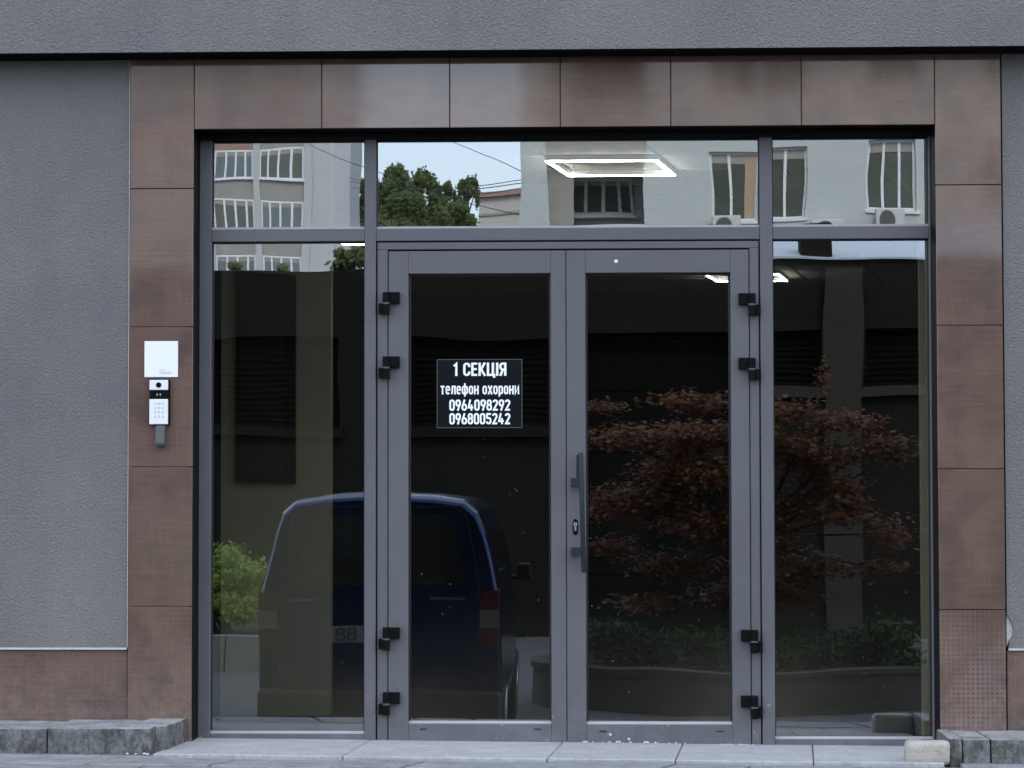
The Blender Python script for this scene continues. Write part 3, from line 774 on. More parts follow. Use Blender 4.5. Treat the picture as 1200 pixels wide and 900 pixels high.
# ------------------------------------------------------------------ KERB BLOCKS and the loose brick
def rock_box(name, x0, x1, y0, y1, z0, z1, mat, label, cat, group, seed, rough=.0028, cuts=4, bev=.007, skew=0, rot=0):
    me = bpy.data.meshes.new(name); bm = bmesh.new(); rq = random.Random(seed)
    bmesh.ops.create_cube(bm, size=1)
    bmesh.ops.scale(bm, vec=(x1-x0, y1-y0, z1-z0), verts=bm.verts)
    bmesh.ops.bevel(bm, geom=list(bm.edges), offset=bev, segments=2, profile=.6, affect='EDGES')
    bmesh.ops.subdivide_edges(bm, edges=[e for e in bm.edges if e.calc_length() > .05], cuts=cuts, use_grid_fill=True)
    from mathutils import noise as mn
    for v in bm.verts:
        p = v.co*9+Vector((seed*3.1, seed, 0)); v.co += mn.noise_vector(p)*rough + mn.noise_vector(p*3)*rough*.4
        v.co.x += skew*v.co.y
    bmesh.ops.triangulate(bm, faces=bm.faces); bmesh.ops.recalc_face_normals(bm, faces=bm.faces)
    bm.to_mesh(me); bm.free(); me.materials.append(mat); me.polygons.foreach_set('use_smooth', [True]*len(me.polygons))
    o = bpy.data.objects.new(name, me); C.objects.link(o); o.location = ((x0+x1)/2, (y0+y1)/2, (z0+z1)/2); o.rotation_euler = (0, 0, rot)
    return tag(o, label, cat, group)
YK = -.47
GK = 'concrete kerb blocks along the wall foot'
xk = lambda p: X(p, 872, YK)
rock_box('kerb_block', xk(55.5)-1.0, xk(55.0)-.003, YK, -.215, -.03, .113, M['block'], 'mossy concrete block at the left edge of the photo', 'block', GK, 1)
rock_box('kerb_block', xk(56), xk(176.5), YK, -.215, -.03, .116, M['block'], 'long stained concrete block forming the corner left of the doors', 'block', GK, 2)
rock_box('kerb_block', xk(177)-.10, xk(177)+.060, -.375, -.010, -.03, .118, M['block'], 'concrete end block turned sideways against the left pillar', 'block', GK, 3, skew=.08)
rock_box('cap_stone', xk(60)-1.3, xk(60)-.02, -.21, -.004, -.02, .106, M['block'], 'flat cap stone behind the mossy block at the left edge', 'block', GK, 4, .004)
rock_box('cap_stone', xk(60)-.015, xk(177)-.105, -.21, -.004, -.02, .112, M['block'], 'flat cap stone behind the long corner block left of the doors', 'block', GK, 5, .004)
xr = lambda p: X(p, 872, -.42)
rock_box('kerb_block', xr(1112.5), xr(1127.0), -.425, -.012, -.06, .075, M['block'], 'narrow end block standing beside the loose brick', 'block', GK, 6, .004)
rock_box('kerb_block', xr(1128.5), xr(1160.5), -.42, -.012, -.06, .070, M['block'], 'short dark concrete block second from the loose brick', 'block', GK, 7, .004)
rock_box('kerb_block', xr(1161.8), xr(1161)+.66, -.42, -.012, -.06, .070, M['block'], 'dark concrete block at the right edge of the photo', 'block', GK, 8, .004)
yb_ = -.50
rock_box('loose_brick', X(1062.5, 880, yb_), X(1115, 880, yb_), yb_, yb_+.11, tilt(1.4)-.012, Z(1090, 869.5, yb_), M['brick'], 'pale sandy brick lying loose on the pavement beside the right window', 'brick', None, 9, .005, 3, .020, rot=R(-4))
for i in range(9):                         # crumbs of mortar at the foot of the corner block
    xx = xk(rr.uniform(140, 196)); s = rr.uniform(.005, .013)
    mb = MB(); mb.lathe([(s*.6, -.3*s), (s, .1*s), (s*.6, .5*s), (.0003, .7*s)], (xx, YK-.012+rr.uniform(-.02, .01) + (.10 if xx > xk(178) else 0), -.008+tilt(xx)), 8)
    tag(mb.build('mortar_crumb', M['mortar']), 'crumb of white mortar at the foot of the corner block', 'debris', 'mortar crumbs by the corner block')

# ================================================================== WHAT STANDS OPPOSITE (seen mirrored in the glass)
# ---- van
def van():
    d = 8.25
    xc = (behind(300, 760, d)[0]+behind(588, 760, d)[0])/2
    W_ = (behind(588, 760, d)[0]-behind(300, 760, d)[0])/2
    t = tag(empty('van', (xc, -d, STREET)), 'dark blue van parked with its rear to the doors, mirrored in the glass', 'van')
    H = behind(444, 577, d)[1]-STREET
    prof = [(.90, .26), (.97, .34), (1, .48), (1, .80), (1, 1.05), (.975, 1.20), (.865, 1.62), (.80, 1.78), (.70, 1.86), (.45, 1.895), (0, 1.91)]
    k = H/1.91
    st = [(.0, .955, .925), (.03, .985, .96), (.10, 1, .985), (.25, 1, 1.0), (1.2, 1, 1.01), (2.6, 1, 1.0), (3.2, .99, .96), (3.65, .98, .62), (4.0, .97, .16), (4.5, .92, .05), (4.72, .80, -.06)]
    mb = MB(); rows = []
    for y, s, roof in st:
        pts = []
        for hw, z in prof:
            zz = z if z <= 1.05 else 1.05+(z-1.05)*max(roof, .02)*1.0
            hw2 = hw if roof > .3 or z <= 1.05 else min(hw, .97)
            pts.append((hw2*W_*s, zz*k))
        full = [(-x, z) for x, z in pts] + [(x, z) for x, z in pts[-2::-1]]
        base = len(mb.v); mb.v += [(xc+x, -d-y, STREET+z) for x, z in full]; rows.append((base, len(full)))
    for (b0, n), (b1, _) in zip(rows[:-1], rows[1:]):
        for i in range(n-1): mb.f.append((b0+i, b0+i+1, b1+i+1, b1+i)); mb.mi.append(0)
        mb.f.append((b0+n-1, b0, b1, b1+n-1)); mb.mi.append(1)
    mb.f.append(tuple(rows[0][0]+i for i in range(rows[0][1]))); mb.mi.append(0)
    mb.f.append(tuple(rows[-1][0]+i for i in range(rows[-1][1]))[::-1]); mb.mi.append(0)
    mb.build('body', [M['van'], M['van_black']], t, .012, 2)
    P = lambda x, z, dy=0: (xc+x*W_, -d+dy, STREET+z*k)
    def plate(name, pts, y0, y1, mat, bev=.006, parent=None):
        m_ = MB(); m_.prism([(xc+x*W_, STREET+z*k) for x, z in pts], 'y', -d+y0, -d+y1); return m_.build(name, mat, parent or t, bev, 2)
    tg = plate('tailgate', [(-.80, .52), (.80, .52), (.82, 1.12), (.70, 1.74), (.62, 1.80), (-.62, 1.80), (-.70, 1.74), (-.82, 1.12)], -.02, .006, M['van'], .004)
    sm = MB(); ribbon(sm, [(xc+x*W_, STREET+z*k) for x, z in [(-.81, .51), (.81, .51), (.83, 1.12), (.71, 1.745), (.625, 1.81), (-.625, 1.81), (-.71, 1.745), (-.83, 1.12)]], .014, -d+.0012, True)
    sm.build('seam', M['black'], t)
    plate('rear_window', [(-.70, 1.24), (.70, 1.24), (.615, 1.70), (.56, 1.745), (-.56, 1.745), (-.615, 1.70)], .002, .012, M['van_glass'], .004)
    for s in (-1, 1):
        L = [(s*.985, .80), (s*.985, 1.20), (s*.84, 1.20), (s*.82, .80)]
        tl = plate('tail_light', L, -.05, .014, M['red_lamp'], .006)
        plate('lens', [(s*.982, .93), (s*.982, 1.06), (s*.835, 1.06), (s*.828, .93)], .010, .018, M['clear_lamp'], .003, tl)
    np_ = plate('number_plate', [(-.37, .83), (.17, .83), (.17, .95), (-.37, .95)], .004, .012, M['plate'], .002)
    for u in (-.335, -.245, -.10, -.01, .09):
        cm = MB()
        for q_, (pts, cl) in enumerate(gl('8')[1]): ribbon(cm, [(xc+(u+p[0]*.16)*W_, STREET+(.848+p[1]*.082)*k) for p in pts], .012, -d+.0126+.0003*q_, cl)
        cm.build('character', M['black'], np_)
    bp = MB(); bp.box(xc-.99*W_, xc+.99*W_, -d-.15, -d+.09, STREET+.235*k, STREET+.50*k); bp.build('bumper', M['van_black'], t, .04, 3)
    for u0, u1 in ((-.74, -.50), (.42, .70)): plate('emblem_strip', [(u0, 1.135), (u1, 1.135), (u1, 1.155), (u0, 1.155)], .004, .010, M['grey_plastic'], .001)
    plate('tailgate_handle', [(-.12, 1.02), (.12, 1.02), (.12, 1.07), (-.12, 1.07)], .004, .03, M['van_black'], .006)
    wp = MB(); wp.tube(P(.02, 1.235, .02), P(-.30, 1.50, .022), .008, n=6); wp.build('wiper', M['black'], t)
    for s in (-1, 1):
        for y0, y1 in ((.35, 1.5), (1.6, 2.5), (2.6, 3.15)):
            m_ = MB(); o1, o2 = W_*.972+.004, W_*.872+.006
            q_ = [(xc+s*o1, -d-y0, STREET+1.22*k), (xc+s*o1, -d-y1, STREET+1.22*k), (xc+s*o2, -d-y1, STREET+1.60*k), (xc+s*o2, -d-y0, STREET+1.60*k)]
            m_.v += q_ + [(x-s*.03, y, z) for x, y, z in q_]
            for f in ((0,1,2,3),(4,7,6,5),(0,4,5,1),(1,5,6,2),(2,6,7,3),(3,7,4,0)): m_.f.append(f); m_.mi.append(0)
            m_.build('side_window', M['van_glass'], t)
        for y in (1.0, 3.75):
            m_ = MB(); xw = xc+s*(W_-.10)
            m_.tube((xw-.10, -d-y, STREET+.32), (xw+.10, -d-y, STREET+.32), .32, n=28); wo_ = m_.build('wheel', M['tyre'], t, .03, 2)
            m_ = MB(); m_.tube((xw-.105, -d-y, STREET+.32), (xw+.105, -d-y, STREET+.32), .19, n=20); m_.build('rim', M['steel'], wo_, .01, 1)
        m_ = MB(); m_.box(xc+s*(W_+.02), xc+s*(W_+.15), -d-3.35, -d-3.25, STREET+1.16*k, STREET+1.30*k); m_.box(xc+s*(W_-.04), xc+s*(W_+.03), -d-3.33, -d-3.28, STREET+1.16*k, STREET+1.20*k)
        m_.build('wing_mirror', M['van_black'], t, .02, 2)
        m_ = MB(); m_.box(xc+s*W_*.58, xc+s*W_*.78, -d-4.74, -d-4.66, STREET+.70*k, STREET+.86*k); m_.build('headlight', M['clear_lamp'], t, .02, 2)
    m_ = MB(); a = [P(-.80, 1.13, -4.02), P(.80, 1.13, -4.02), P(.70, 1.72, -3.27), P(-.70, 1.72, -3.27)]
    m_.v += a + [(x, y+.05, z-.04) for x, y, z in a]
    for f in ((0,1,2,3),(4,7,6,5),(0,4,5,1),(1,5,6,2),(2,6,7,3),(3,7,4,0)): m_.f.append(f); m_.mi.append(0)
    m_.build('windscreen', M['van_glass'], t)
    m_ = MB(); m_.box(xc-.9*W_, xc+.9*W_, -d-4.80, -d-4.62, STREET+.26*k, STREET+.52*k); m_.build('bumper', M['van_black'], t, .03, 2)
van()

# ---- foliage
def leaves(name, clumps, n, size, mat, parent, seed, flat=.0, star=False, jit=.5, spread=.42):
    """many small leaf-sized faces spread through the given ellipsoid clumps (cx,cy,cz,rx,ry,rz)"""
    rg = np.random.default_rng(seed)
    vol = np.array([c[3]*c[4]*c[5] for c in clumps])**.8; vol /= vol.sum()
    ci = rg.choice(len(clumps), n, p=vol); cl = np.array(clumps)[ci]
    dirs = rg.normal(size=(n, 3)); dirs /= np.linalg.norm(dirs, axis=1)[:, None]
    rad = rg.random(n)**spread*(.75+.75*rg.random(n)**2)
    pos = cl[:, :3]+dirs*rad[:, None]*cl[:, 3:]
    nr = dirs*(1-flat)+np.array([0, 0, 1.0])*(flat+.25)+rg.normal(size=(n, 3))*jit
    nr /= np.linalg.norm(nr, axis=1)[:, None]
    ta = np.cross(nr, rg.normal(size=(n, 3))); ta /= np.linalg.norm(ta, axis=1)[:, None]
    tb = np.cross(nr, ta); sz = size*(.6+.8*rg.random(n))
    if star: sh = [(0, -.5), (.14, -.1), (.5, -.12), (.2, .1), (.34, .42), (.06, .22), (0, .75), (-.06, .22), (-.34, .42), (-.2, .1), (-.5, -.12), (-.14, -.1)]
    else: sh = [(0, -.55), (.3, -.08), (.2, .3), (0, .6), (-.2, .3), (-.3, -.08)]
    k = len(sh); V_ = np.empty((n, k, 3))
    for i, (a, b) in enumerate(sh): V_[:, i] = pos+(ta*a+tb*b)*sz[:, None] + nr*(abs(a)*-.25*sz)[:, None]
    me = bpy.data.meshes.new(name)
    me.vertices.add(n*k); me.vertices.foreach_set('co', V_.ravel())
    me.loops.add(n*k); me.loops.foreach_set('vertex_index', np.arange(n*k, dtype=np.int32))
    me.polygons.add(n); me.polygons.foreach_set('loop_start', np.arange(0, n*k, k, dtype=np.int32)); me.polygons.foreach_set('loop_total', np.full(n, k, dtype=np.int32))
    me.update(calc_edges=True); me.materials.append(mat)
    return link(name, me, parent)
def trunk_mb(base, tips, r0, seed):
    rq = random.Random(seed); mb = MB(); b = Vector(base)
    top = max(t[2] for t in tips); fork = b+Vector((0, 0, (top-b.z)*.42))
    pts = [b, b.lerp(fork, .5)+Vector((rq.uniform(-.1, .1)*r0*4, 0, 0)), fork]
    for i in range(2): mb.tube(pts[i], pts[i+1], r0*(1-.25*i), r0*(.75-.2*i), 9)
    for t in tips:
        t = Vector(t); m1 = fork.lerp(t, .5)+Vector((rq.uniform(-1, 1), rq.uniform(-1, 1), rq.uniform(0, 1)))*(t-fork).length*.10
        mb.tube(fork, m1, r0*.5, r0*.3, 7); mb.tube(m1, t, r0*.3, r0*.08, 6)
    return mb

# ---- planter with the red maple
PD = 13.9; PX = behind(893, 790, PD-1.9)[0]
def ring_pts(rx, ry, n=64): return [(PX+rx*math.cos(2*math.pi*i/n), -PD+ry*math.sin(2*math.pi*i/n)) for i in range(n)]
pl = tag(empty('planter', (PX, -PD, STREET)), 'round dark stone planter holding the red maple, mirrored in the right door', 'planter')
prx, pry = 2.15, 1.95
zr_ = behind(760, 788, PD-pry)[1]
mb = MB(); n = 64
o_, i_ = ring_pts(prx, pry), ring_pts(prx-.28, pry-.28)
for a in range(n):
    b = (a+1) % n
    mb.quad((*o_[a], STREET-.05), (*o_[b], STREET-.05), (*o_[b], zr_-.05), (*o_[a], zr_-.05))
    mb.quad((*i_[a], zr_-.3), (*i_[b], zr_-.3), (*i_[b], zr_), (*i_[a], zr_))
mb.build('wall', M['planter'], pl)
mb = MB(); oo = ring_pts(prx+.03, pry+.03)
for a in range(n):
    b = (a+1) % n
    mb.quad((*oo[a], zr_), (*oo[b], zr_), (*i_[b], zr_), (*i_[a], zr_)); mb.quad((*oo[a], zr_-.05), (*oo[b], zr_-.05), (*oo[b], zr_), (*oo[a], zr_)); mb.quad((*oo[a], zr_-.05), (*o_[a], zr_-.05), (*o_[b], zr_-.05), (*oo[b], zr_-.05))
mb.build('coping', M['planter'], pl)
mb = MB(); mb.poly([(*p, zr_-.06) for p in i_]); mb.build('soil', M['soil'], pl)
mt = tag(empty('red_maple', (PX, -PD, zr_-.06)), 'dark red Japanese maple in the round planter, mirrored in the right door and window', 'tree')
def cl_(px, py, dd, rxp, ryp, ry):         # clump by its place in the mirror image
    s = (DIST+2*GLASS+PD+dd)/FPX; x, z = behind(px, py, PD+dd); return (x, -PD-dd, z, rxp*s, ry, ryp*s)
CL = [cl_(810, 468, 0, 55, 14, .5), cl_(705, 478, .2, 30, 10, .35), cl_(740, 512, -.2, 60, 16, .6), cl_(860, 505, .3, 60, 14, .6), cl_(925, 480, .1, 55, 15, .5),
      cl_(965, 440, .2, 10, 22, .2), cl_(985, 492, -.1, 55, 14, .5), cl_(1035, 520, 0, 45, 14, .45), cl_(830, 555, -.3, 80, 24, .7), cl_(930, 540, .2, 70, 16, .6), cl_(760, 590, .1, 75, 22, .6),
      cl_(860, 610, -.4, 80, 22, .6), cl_(940, 590, 0, 55, 18, .5), cl_(720, 640, 0, 35, 14, .4), cl_(1040, 625, .1, 32, 22, .4), cl_(1030, 665, .2, 40, 14, .4), cl_(800, 660, .2, 70, 18, .5), cl_(760, 705, .1, 50, 12, .4), cl_(870, 690, .2, 50, 16, .4), cl_(1055, 535, 0, 26, 9, .3)]
CL += [cl_(random.uniform(700, 1000), random.uniform(500, 700), random.uniform(-.5, .5), random.uniform(30, 60), random.uniform(12, 26), .45) for _ in range(22)]
leaves('crown', CL, 23000, .066, M['red_leaf'], mt, 5, .8, True, .32)
trunk_mb((PX, -PD, zr_-.1), [c[:3] for c in CL], .05, 4).build('trunk', M['bark'], mt, smooth=True)
sh_g = 'low green shrubs in the round planter'
for i, (p, qv, rx_, rz_, lab, mt_) in enumerate(((715, 745, 40, 22, 'low dark green shrub at the left of the planter, mirrored in the right door', 'dark_leaf'), (800, 755, 45, 18, 'spreading dark green shrub under the maple, mirrored in the right door', 'dark_leaf'), (930, 765, 45, 18, 'low dark shrub in the planter, mirrored in the left of the right window', 'dark_leaf'), (1040, 738, 32, 18, 'rounded paler shrub in the planter, mirrored in the right window', 'mid_leaf'))):
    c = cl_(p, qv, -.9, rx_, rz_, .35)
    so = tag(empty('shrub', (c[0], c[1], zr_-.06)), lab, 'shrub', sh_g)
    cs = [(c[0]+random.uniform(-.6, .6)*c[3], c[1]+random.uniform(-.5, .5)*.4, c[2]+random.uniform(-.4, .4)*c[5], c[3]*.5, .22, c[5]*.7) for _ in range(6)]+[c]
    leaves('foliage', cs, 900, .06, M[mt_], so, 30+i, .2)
    mb = MB()
    for _ in range(6): mb.tube((c[0], c[1], zr_-.08), (c[0]+random.uniform(-.7, .7)*c[3], c[1]+random.uniform(-.2, .2), c[2]), .012, .005, 5)
    mb.build('stem', M['bark'], so)

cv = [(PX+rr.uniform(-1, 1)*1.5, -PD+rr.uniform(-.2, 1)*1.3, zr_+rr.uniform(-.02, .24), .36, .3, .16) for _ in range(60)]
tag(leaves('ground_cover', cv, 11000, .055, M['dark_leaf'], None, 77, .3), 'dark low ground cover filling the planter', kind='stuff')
# ---- bright shrub by the kerb on the left
BD = 19.0
bxs = [behind(p, 690, BD) for p in (225, 275, 305)]
bed = behind(270, 746, BD-.9)[1]
kb = tag(MB().box(-16, behind(318, 750, BD)[0]+.6, -BD-4, -BD+1.0, STREET-.02, bed-.01).build('flower_bed', M['soil']), 'raised bed of soil behind a kerb, mirrored in the left window', kind='structure')
for i in range(8):
    x1 = behind(318, 750, BD)[0]+.6-i*1.0
    tag(box('kerb_stone', x1-.99, x1, -BD+1.001, -BD+1.18, STREET-.05, bed+.02, M['kerb'], None, .012), 'grey kerb stone edging the raised bed with the bright shrub', 'kerb', 'kerb stones edging the raised bed')
s = (DIST+.4+BD)/FPX
for i, (p, qv, rx_, rz_, lab) in enumerate(((262, 676, 50, 46, 'bright green shrub beside the blue van, mirrored in the left window'), (215, 670, 45, 45, 'bright green shrub beyond the left window edge, left of its neighbour'))):
    x, z = behind(p, qv, BD); so = tag(empty('shrub', (x, -BD, bed)), lab, 'shrub', 'bright green shrubs in the raised bed')
    cs = [(x+random.uniform(-.75, .75)*rx_*s, -BD+random.uniform(-.4, .4), z+random.uniform(-1.0, .55)*rz_*s, rx_*s*.42, .35, rz_*s*.30) for _ in range(22)]
    cs.append((x+30*s, -BD, z-5*s, 22*s, .3, 16*s))
    leaves('foliage', cs, 14000, .055, M['green_leaf'], so, 50+i, .2)
    mb = MB()
    for _ in range(9): mb.tube((x+random.uniform(-.1, .1), -BD, bed-.05), (x+random.uniform(-.8, .8)*rx_*s, -BD+random.uniform(-.3, .3), z+random.uniform(-.2, .5)*rz_*s), .02, .006, 5)
    mb.build('stem', M['bark'], so)

# ---- low dark annex across the yard
AD = 25.0
bh = lambda px, py, d=AD: behind(px, py, d)
AB = tag(empty('annex', (0, -AD, STREET)), 'low dark outbuilding with louvred windows, mirrored across all the panes', 'building')
ax0, ax1 = -14.0, bh(885, 400)[0]
zA_l, zA_r = bh(340, 316)[1], bh(1000, 304)[1]
xs_ = bh(660, 300)[0]
# wall with real openings: piers, lintels and aprons
def facade(x0, x1, z1, wins, name='wall'):
    mb = MB(); wins = sorted(wins); cur = x0
    for a, b, zb, zt2 in wins:
        mb.box(cur, a, -AD-.35, -AD, STREET-.05, z1)
        mb.box(a, b, -AD-.35, -AD, zt2, z1)
        if zb > STREET: mb.box(a, b, -AD-.35, -AD, STREET-.05, zb)
        cur = b
    mb.box(cur, x1, -AD-.35, -AD, STREET-.05, z1)
    return mb.build(name, M['annex'], AB)
def louvre(a, b, zb, zt2):
    wn = MB(); e = .06
    wn.box(a, b, -AD-.20, -AD-.12, zt2-e, zt2).box(a, b, -AD-.20, -AD-.12, zb, zb+e).box(a, a+e, -AD-.20, -AD-.12, zb+e, zt2-e).box(b-e, b, -AD-.20, -AD-.12, zb+e, zt2-e)
    w_ = wn.build('window', M['louvre'], AB)
    sl = MB(); z = zb+.10
    while z < zt2-.08:
        sl.quad((a+e, -AD-.19, z+.05), (b-e, -AD-.19, z+.05), (b-e, -AD-.13, z), (a+e, -AD-.13, z)); z += .085
    tag(sl.build('slat', M['louvre'], w_), kind='stuff')
    bk = MB(); bk.box(a, b, -AD-.34, -AD-.30, zb, zt2); bk.build('backing', M['black'], w_)
    MB().box(a-.05, b+.05, -AD+.001, -AD+.10, zb-.14, zb-.001).build('sill', M['annex'] if a < 0 else M['annex_pale'], AB)
wl = [(bh(p0, 400)[0], bh(p1, 400)[0], bh(300, 500)[1], bh(300, 398)[1]) for p0, p1 in ((130, 232), (252, 396), (480, 655))]
gate = (bh(672, 400)[0], bh(868, 400)[0], STREET, bh(760, 389)[1])
wr_ = [(bh(p0, 400)[0], bh(p1, 400)[0], bh(1000, 452)[1], bh(1000, 387)[1]) for p0, p1 in ((885, 963), (1011, 1120), (1160, 1260))]
facade(ax0, xs_, zA_l, wl); facade(xs_, 14, zA_r, [gate]+wr_)
for q_ in wl+wr_: louvre(*q_)
gd = MB(); gd.box(gate[0], gate[1], -AD-.34, -AD-.28, STREET, gate[3])
gdo = gd.build('gate', M['louvre'], AB)
for i in range(5):
    z0 = STREET+.03+i*(gate[3]-STREET)/5
    box('panel', gate[0]+.03, gate[1]-.03, -AD-.279, -AD-.262, z0, z0+(gate[3]-STREET)/5-.03, M['louvre'], gdo, .006, 1)
for p0, p1 in ((965, 1009), (1125, 1155)):
    MB().box(bh(p0, 500)[0], bh(p1, 500)[0], -AD+.001, -AD+.12, STREET-.05, (zA_l if p0 < 600 else zA_r)-.12).build('pilaster', M['annex_pale'], AB)
MB().box(ax0, xs_, -AD-7, -AD-.36, STREET, zA_l-.02).build('rear_wall', M['annex'], AB)
MB().box(xs_+.01, 14, -AD-7, -AD-.36, STREET, zA_r-.02).build('rear_wall', M['annex'], AB)
rf = MB(); rf.prism([(-AD+.06, zA_r), (-AD+.06, zA_r+.03), (-AD-4.5, zA_r+.95), (-AD-4.5, zA_r)], 'x', xs_+1.9, 14); rfo = rf.build('roof', M['roof_metal'], AB)
a, b = bh(941, 300)[0], bh(973, 300)[0]
MB().box(a, b, -AD-.5, -AD-.02, zA_r+.02, bh(950, 262)[1]).build('chimney', M['annex'], rfo, .01, 1)
# plants on the roof edge
for i, (p, qv, rx_, rz_, lab) in enumerate(((408, 303, 26, 18, 'large grey green bush over the wall top, mirrored in the left window by the mullion'), (332, 313, 6, 5, 'small tuft on the annex wall top, mirrored near the middle of the left window'), (272, 312, 7, 5, 'small tuft on the annex wall top, mirrored at the left of the left window'))):
    x, z = bh(p, qv, AD+1.2); s = (DIST+.4+AD+1.2)/FPX
    so = tag(empty('roof_bush', (x, -AD-1.2, zA_l-.02)), lab, 'bush', 'bushes growing along the annex roof edge')
    cs = [(x+random.uniform(-.7, .7)*rx_*s, -AD-1.2+random.uniform(-.1, .1), z+random.uniform(-.5, .4)*rz_*s, rx_*s*.4, .2, rz_*s*.4) for _ in range(8)]
    leaves('foliage', cs, 700 if i == 0 else 160, .10, M['tree_leaf'], so, 70+i, .1)
    mb = MB(); mb.tube((x, -AD-1.2, zA_l-.06), (x, -AD-1.2, z), .025, .01, 5); mb.build('stem', M['bark'], so)

# ---- pale building on the right with a loggia, windows and air conditioners
PB = 50.0; bp_ = lambda px, py: behind(px, py, PB)
PBo = tag(empty('pale_building', (8, -PB, STREET)), 'pale rendered building with loggia and white windows, mirrored in the upper panes', 'building')
pbx0 = bp_(612, 215)[0]; lg0, lg1 = bp_(645, 215)[0], bp_(757, 215)[0]
ZTOP = 19.0
def pwin(p0, p1, q0, q1): return (bp_(p0, 215)[0], bp_(p1, 215)[0], bp_(900, q1)[1], bp_(900, q0)[1])
rows_w = []
FLH = 2.9
base_w = [pwin(831, 889, 177, 257), pwin(893, 944, 172, 255), pwin(1016, 1076, 168, 247), pwin(1150, 1210, 168, 247)]
wins = []
for fl in (-1, 0, 1, 2, 3):
    for (a, b, c, d) in base_w: wins.append((a, b, c+fl*FLH, d+fl*FLH))
def grid_wall(x0, x1, z0, z1, wins, y, th, mat, parent):
    """a wall sheet cut on the grid of its window openings"""
    xs = sorted(set([x0, x1]+[w_[0] for w_ in wins]+[w_[1] for w_ in wins])); zs = sorted(set([z0, z1]+[w_[2] for w_ in wins]+[w_[3] for w_ in wins]))
    mb = MB()
    for a, b in zip(xs[:-1], xs[1:]):
        run = None
        for c, d in zip(zs[:-1], zs[1:]):
            hole = any(w_[0] <= (a+b)/2 <= w_[1] and w_[2] <= (c+d)/2 <= w_[3] for w_ in wins)
            if hole:
                if run: mb.box(a, b, y-th, y, run[0], run[1]); run = None
            else: run = (run[0], d) if run else (c, d)
        if run: mb.box(a, b, y-th, y, run[0], run[1])
    return mb.build('wall', mat, parent)
grid_wall(pbx0, lg0, STREET-.05, ZTOP, [], -PB, .4, M['pale_wall'], PBo)
grid_wall(lg1, 34, STREET-.05, ZTOP, wins, -PB, .4, M['pale_wall'], PBo)
MB().box(pbx0+.01, 34, -PB-10, -PB-1.8, STREET, ZTOP-.1).build('rear_wall', M['pale_wall'], PBo)
MB().box(pbx0-.15, 34.1, -PB-10.1, -PB+.25, ZTOP, ZTOP+.3).build('roof', M['dark_metal'], PBo)
MB().box(pbx0, pbx0+.3, -PB-1.8, -PB-.401, STREET, ZTOP-.05).build('wall', M['pale_wall'], PBo)
def frame_win(a, b, c, d, y, parent, muls, mat_g, curtain=None):
    e = (b-a)*.035+.02; mb = MB()
    mb.box(a, b, y-.10, y-.03, d-e, d).box(a, b, y-.10, y-.03, c, c+e).box(a, a+e, y-.10, y-.03, c+e, d-e).box(b-e, b, y-.10, y-.03, c+e, d-e)
    for m_ in muls:
        xm = a+(b-a)*m_; mb.box(xm-e*.55, xm+e*.55, y-.095, y-.035, c+e, d-e)
    w_ = mb.build('window', M['win_white'], parent)
    box('pane', a+e, b-e, y-.08, y-.06, c+e, d-e, mat_g, w_)
    if curtain: box('curtain', a+(b-a)*curtain[0], a+(b-a)*curtain[1], y-.055, y-.04, c+e, d-e, M['curtain'], w_)
    box('blind', a+e, b-e, y-.058, y-.045, d-e-(d-c)*.14, d-e, M['loggia'], w_)
    box('sill', a-.06, b+.06, y+.001, y+.12, c-.07, c-.005, M['win_white'], w_)
    return w_
for fl in (-1, 0, 1, 2, 3):
    for j, (a, b, c, d) in enumerate(base_w):
        frame_win(a, b, c+fl*FLH, d+fl*FLH, -PB-.08, PBo, ((.40,), (.55,), (.35, .68), (.35, .68))[j], M['win_dark'], (.70, .96) if j == 0 and fl == 0 else None)
def acu(px, py, lab):
    x, z = bp_(px, py); t = tag(empty('air_conditioner', (x, -PB, z)), lab, 'air conditioner', 'air conditioners under the windows of the pale building')
    box('casing', x-.36, x+.36, -PB+.10, -PB+.42, z-.24, z+.24, M['ac'], t, .02, 1)
    mb = MB(); mb.tube((x-.07, -PB+.415, z), (x-.07, -PB+.44, z), .20, n=20); mb.build('fan_grille', M['grey_plastic'], t)
    mb = MB(); mb.box(x-.3, x-.26, -PB+.001, -PB+.40, z-.28, z-.245).box(x+.26, x+.3, -PB+.001, -PB+.40, z-.28, z-.245); mb.build('bracket', M['steel'], t)
acu(1043, 258, 'air conditioner under the window at the right, mirrored in the right upper pane')
acu(848, 265, 'air conditioner under the curtained window, mirrored at the right of the middle upper pane')
acu(968, 272, 'air conditioner low between two windows, mirrored in the right upper pane')
# loggia: recessed glazing, floor slabs and parapets on each storey
for fl in (-1, 0, 1, 2, 3):
    z0 = bp_(700, 262)[1]+fl*FLH; zt2 = bp_(700, 187)[1]+fl*FLH
    MB().box(lg0+.001, lg1-.001, -PB-1.79, -PB-.02, zt2, z0+FLH-.75).build('slab', M['loggia'], PBo)
    MB().box(lg0+.001, lg1-.001, -PB-.12, -PB-.03, z0-.75, z0-.12).build('parapet', M['loggia'], PBo)
    MB().box(lg0+.001, lg1-.001, -PB-.16, -PB+.02, z0-.12, z0-.06).build('rail', M['win_white'], PBo)
    a, b = lg0+.35, lg1-.25
    frame_win(a, b, z0+.35, zt2-.2, -PB-1.68, PBo, (.28, .54, .78), M['win_blue'] if fl else M['win_dark'])
    MB().box(lg0+.002, lg0+.55, -PB-1.6, -PB-.3, z0-.05, zt2-.01).build('partition', M['loggia'], PBo)

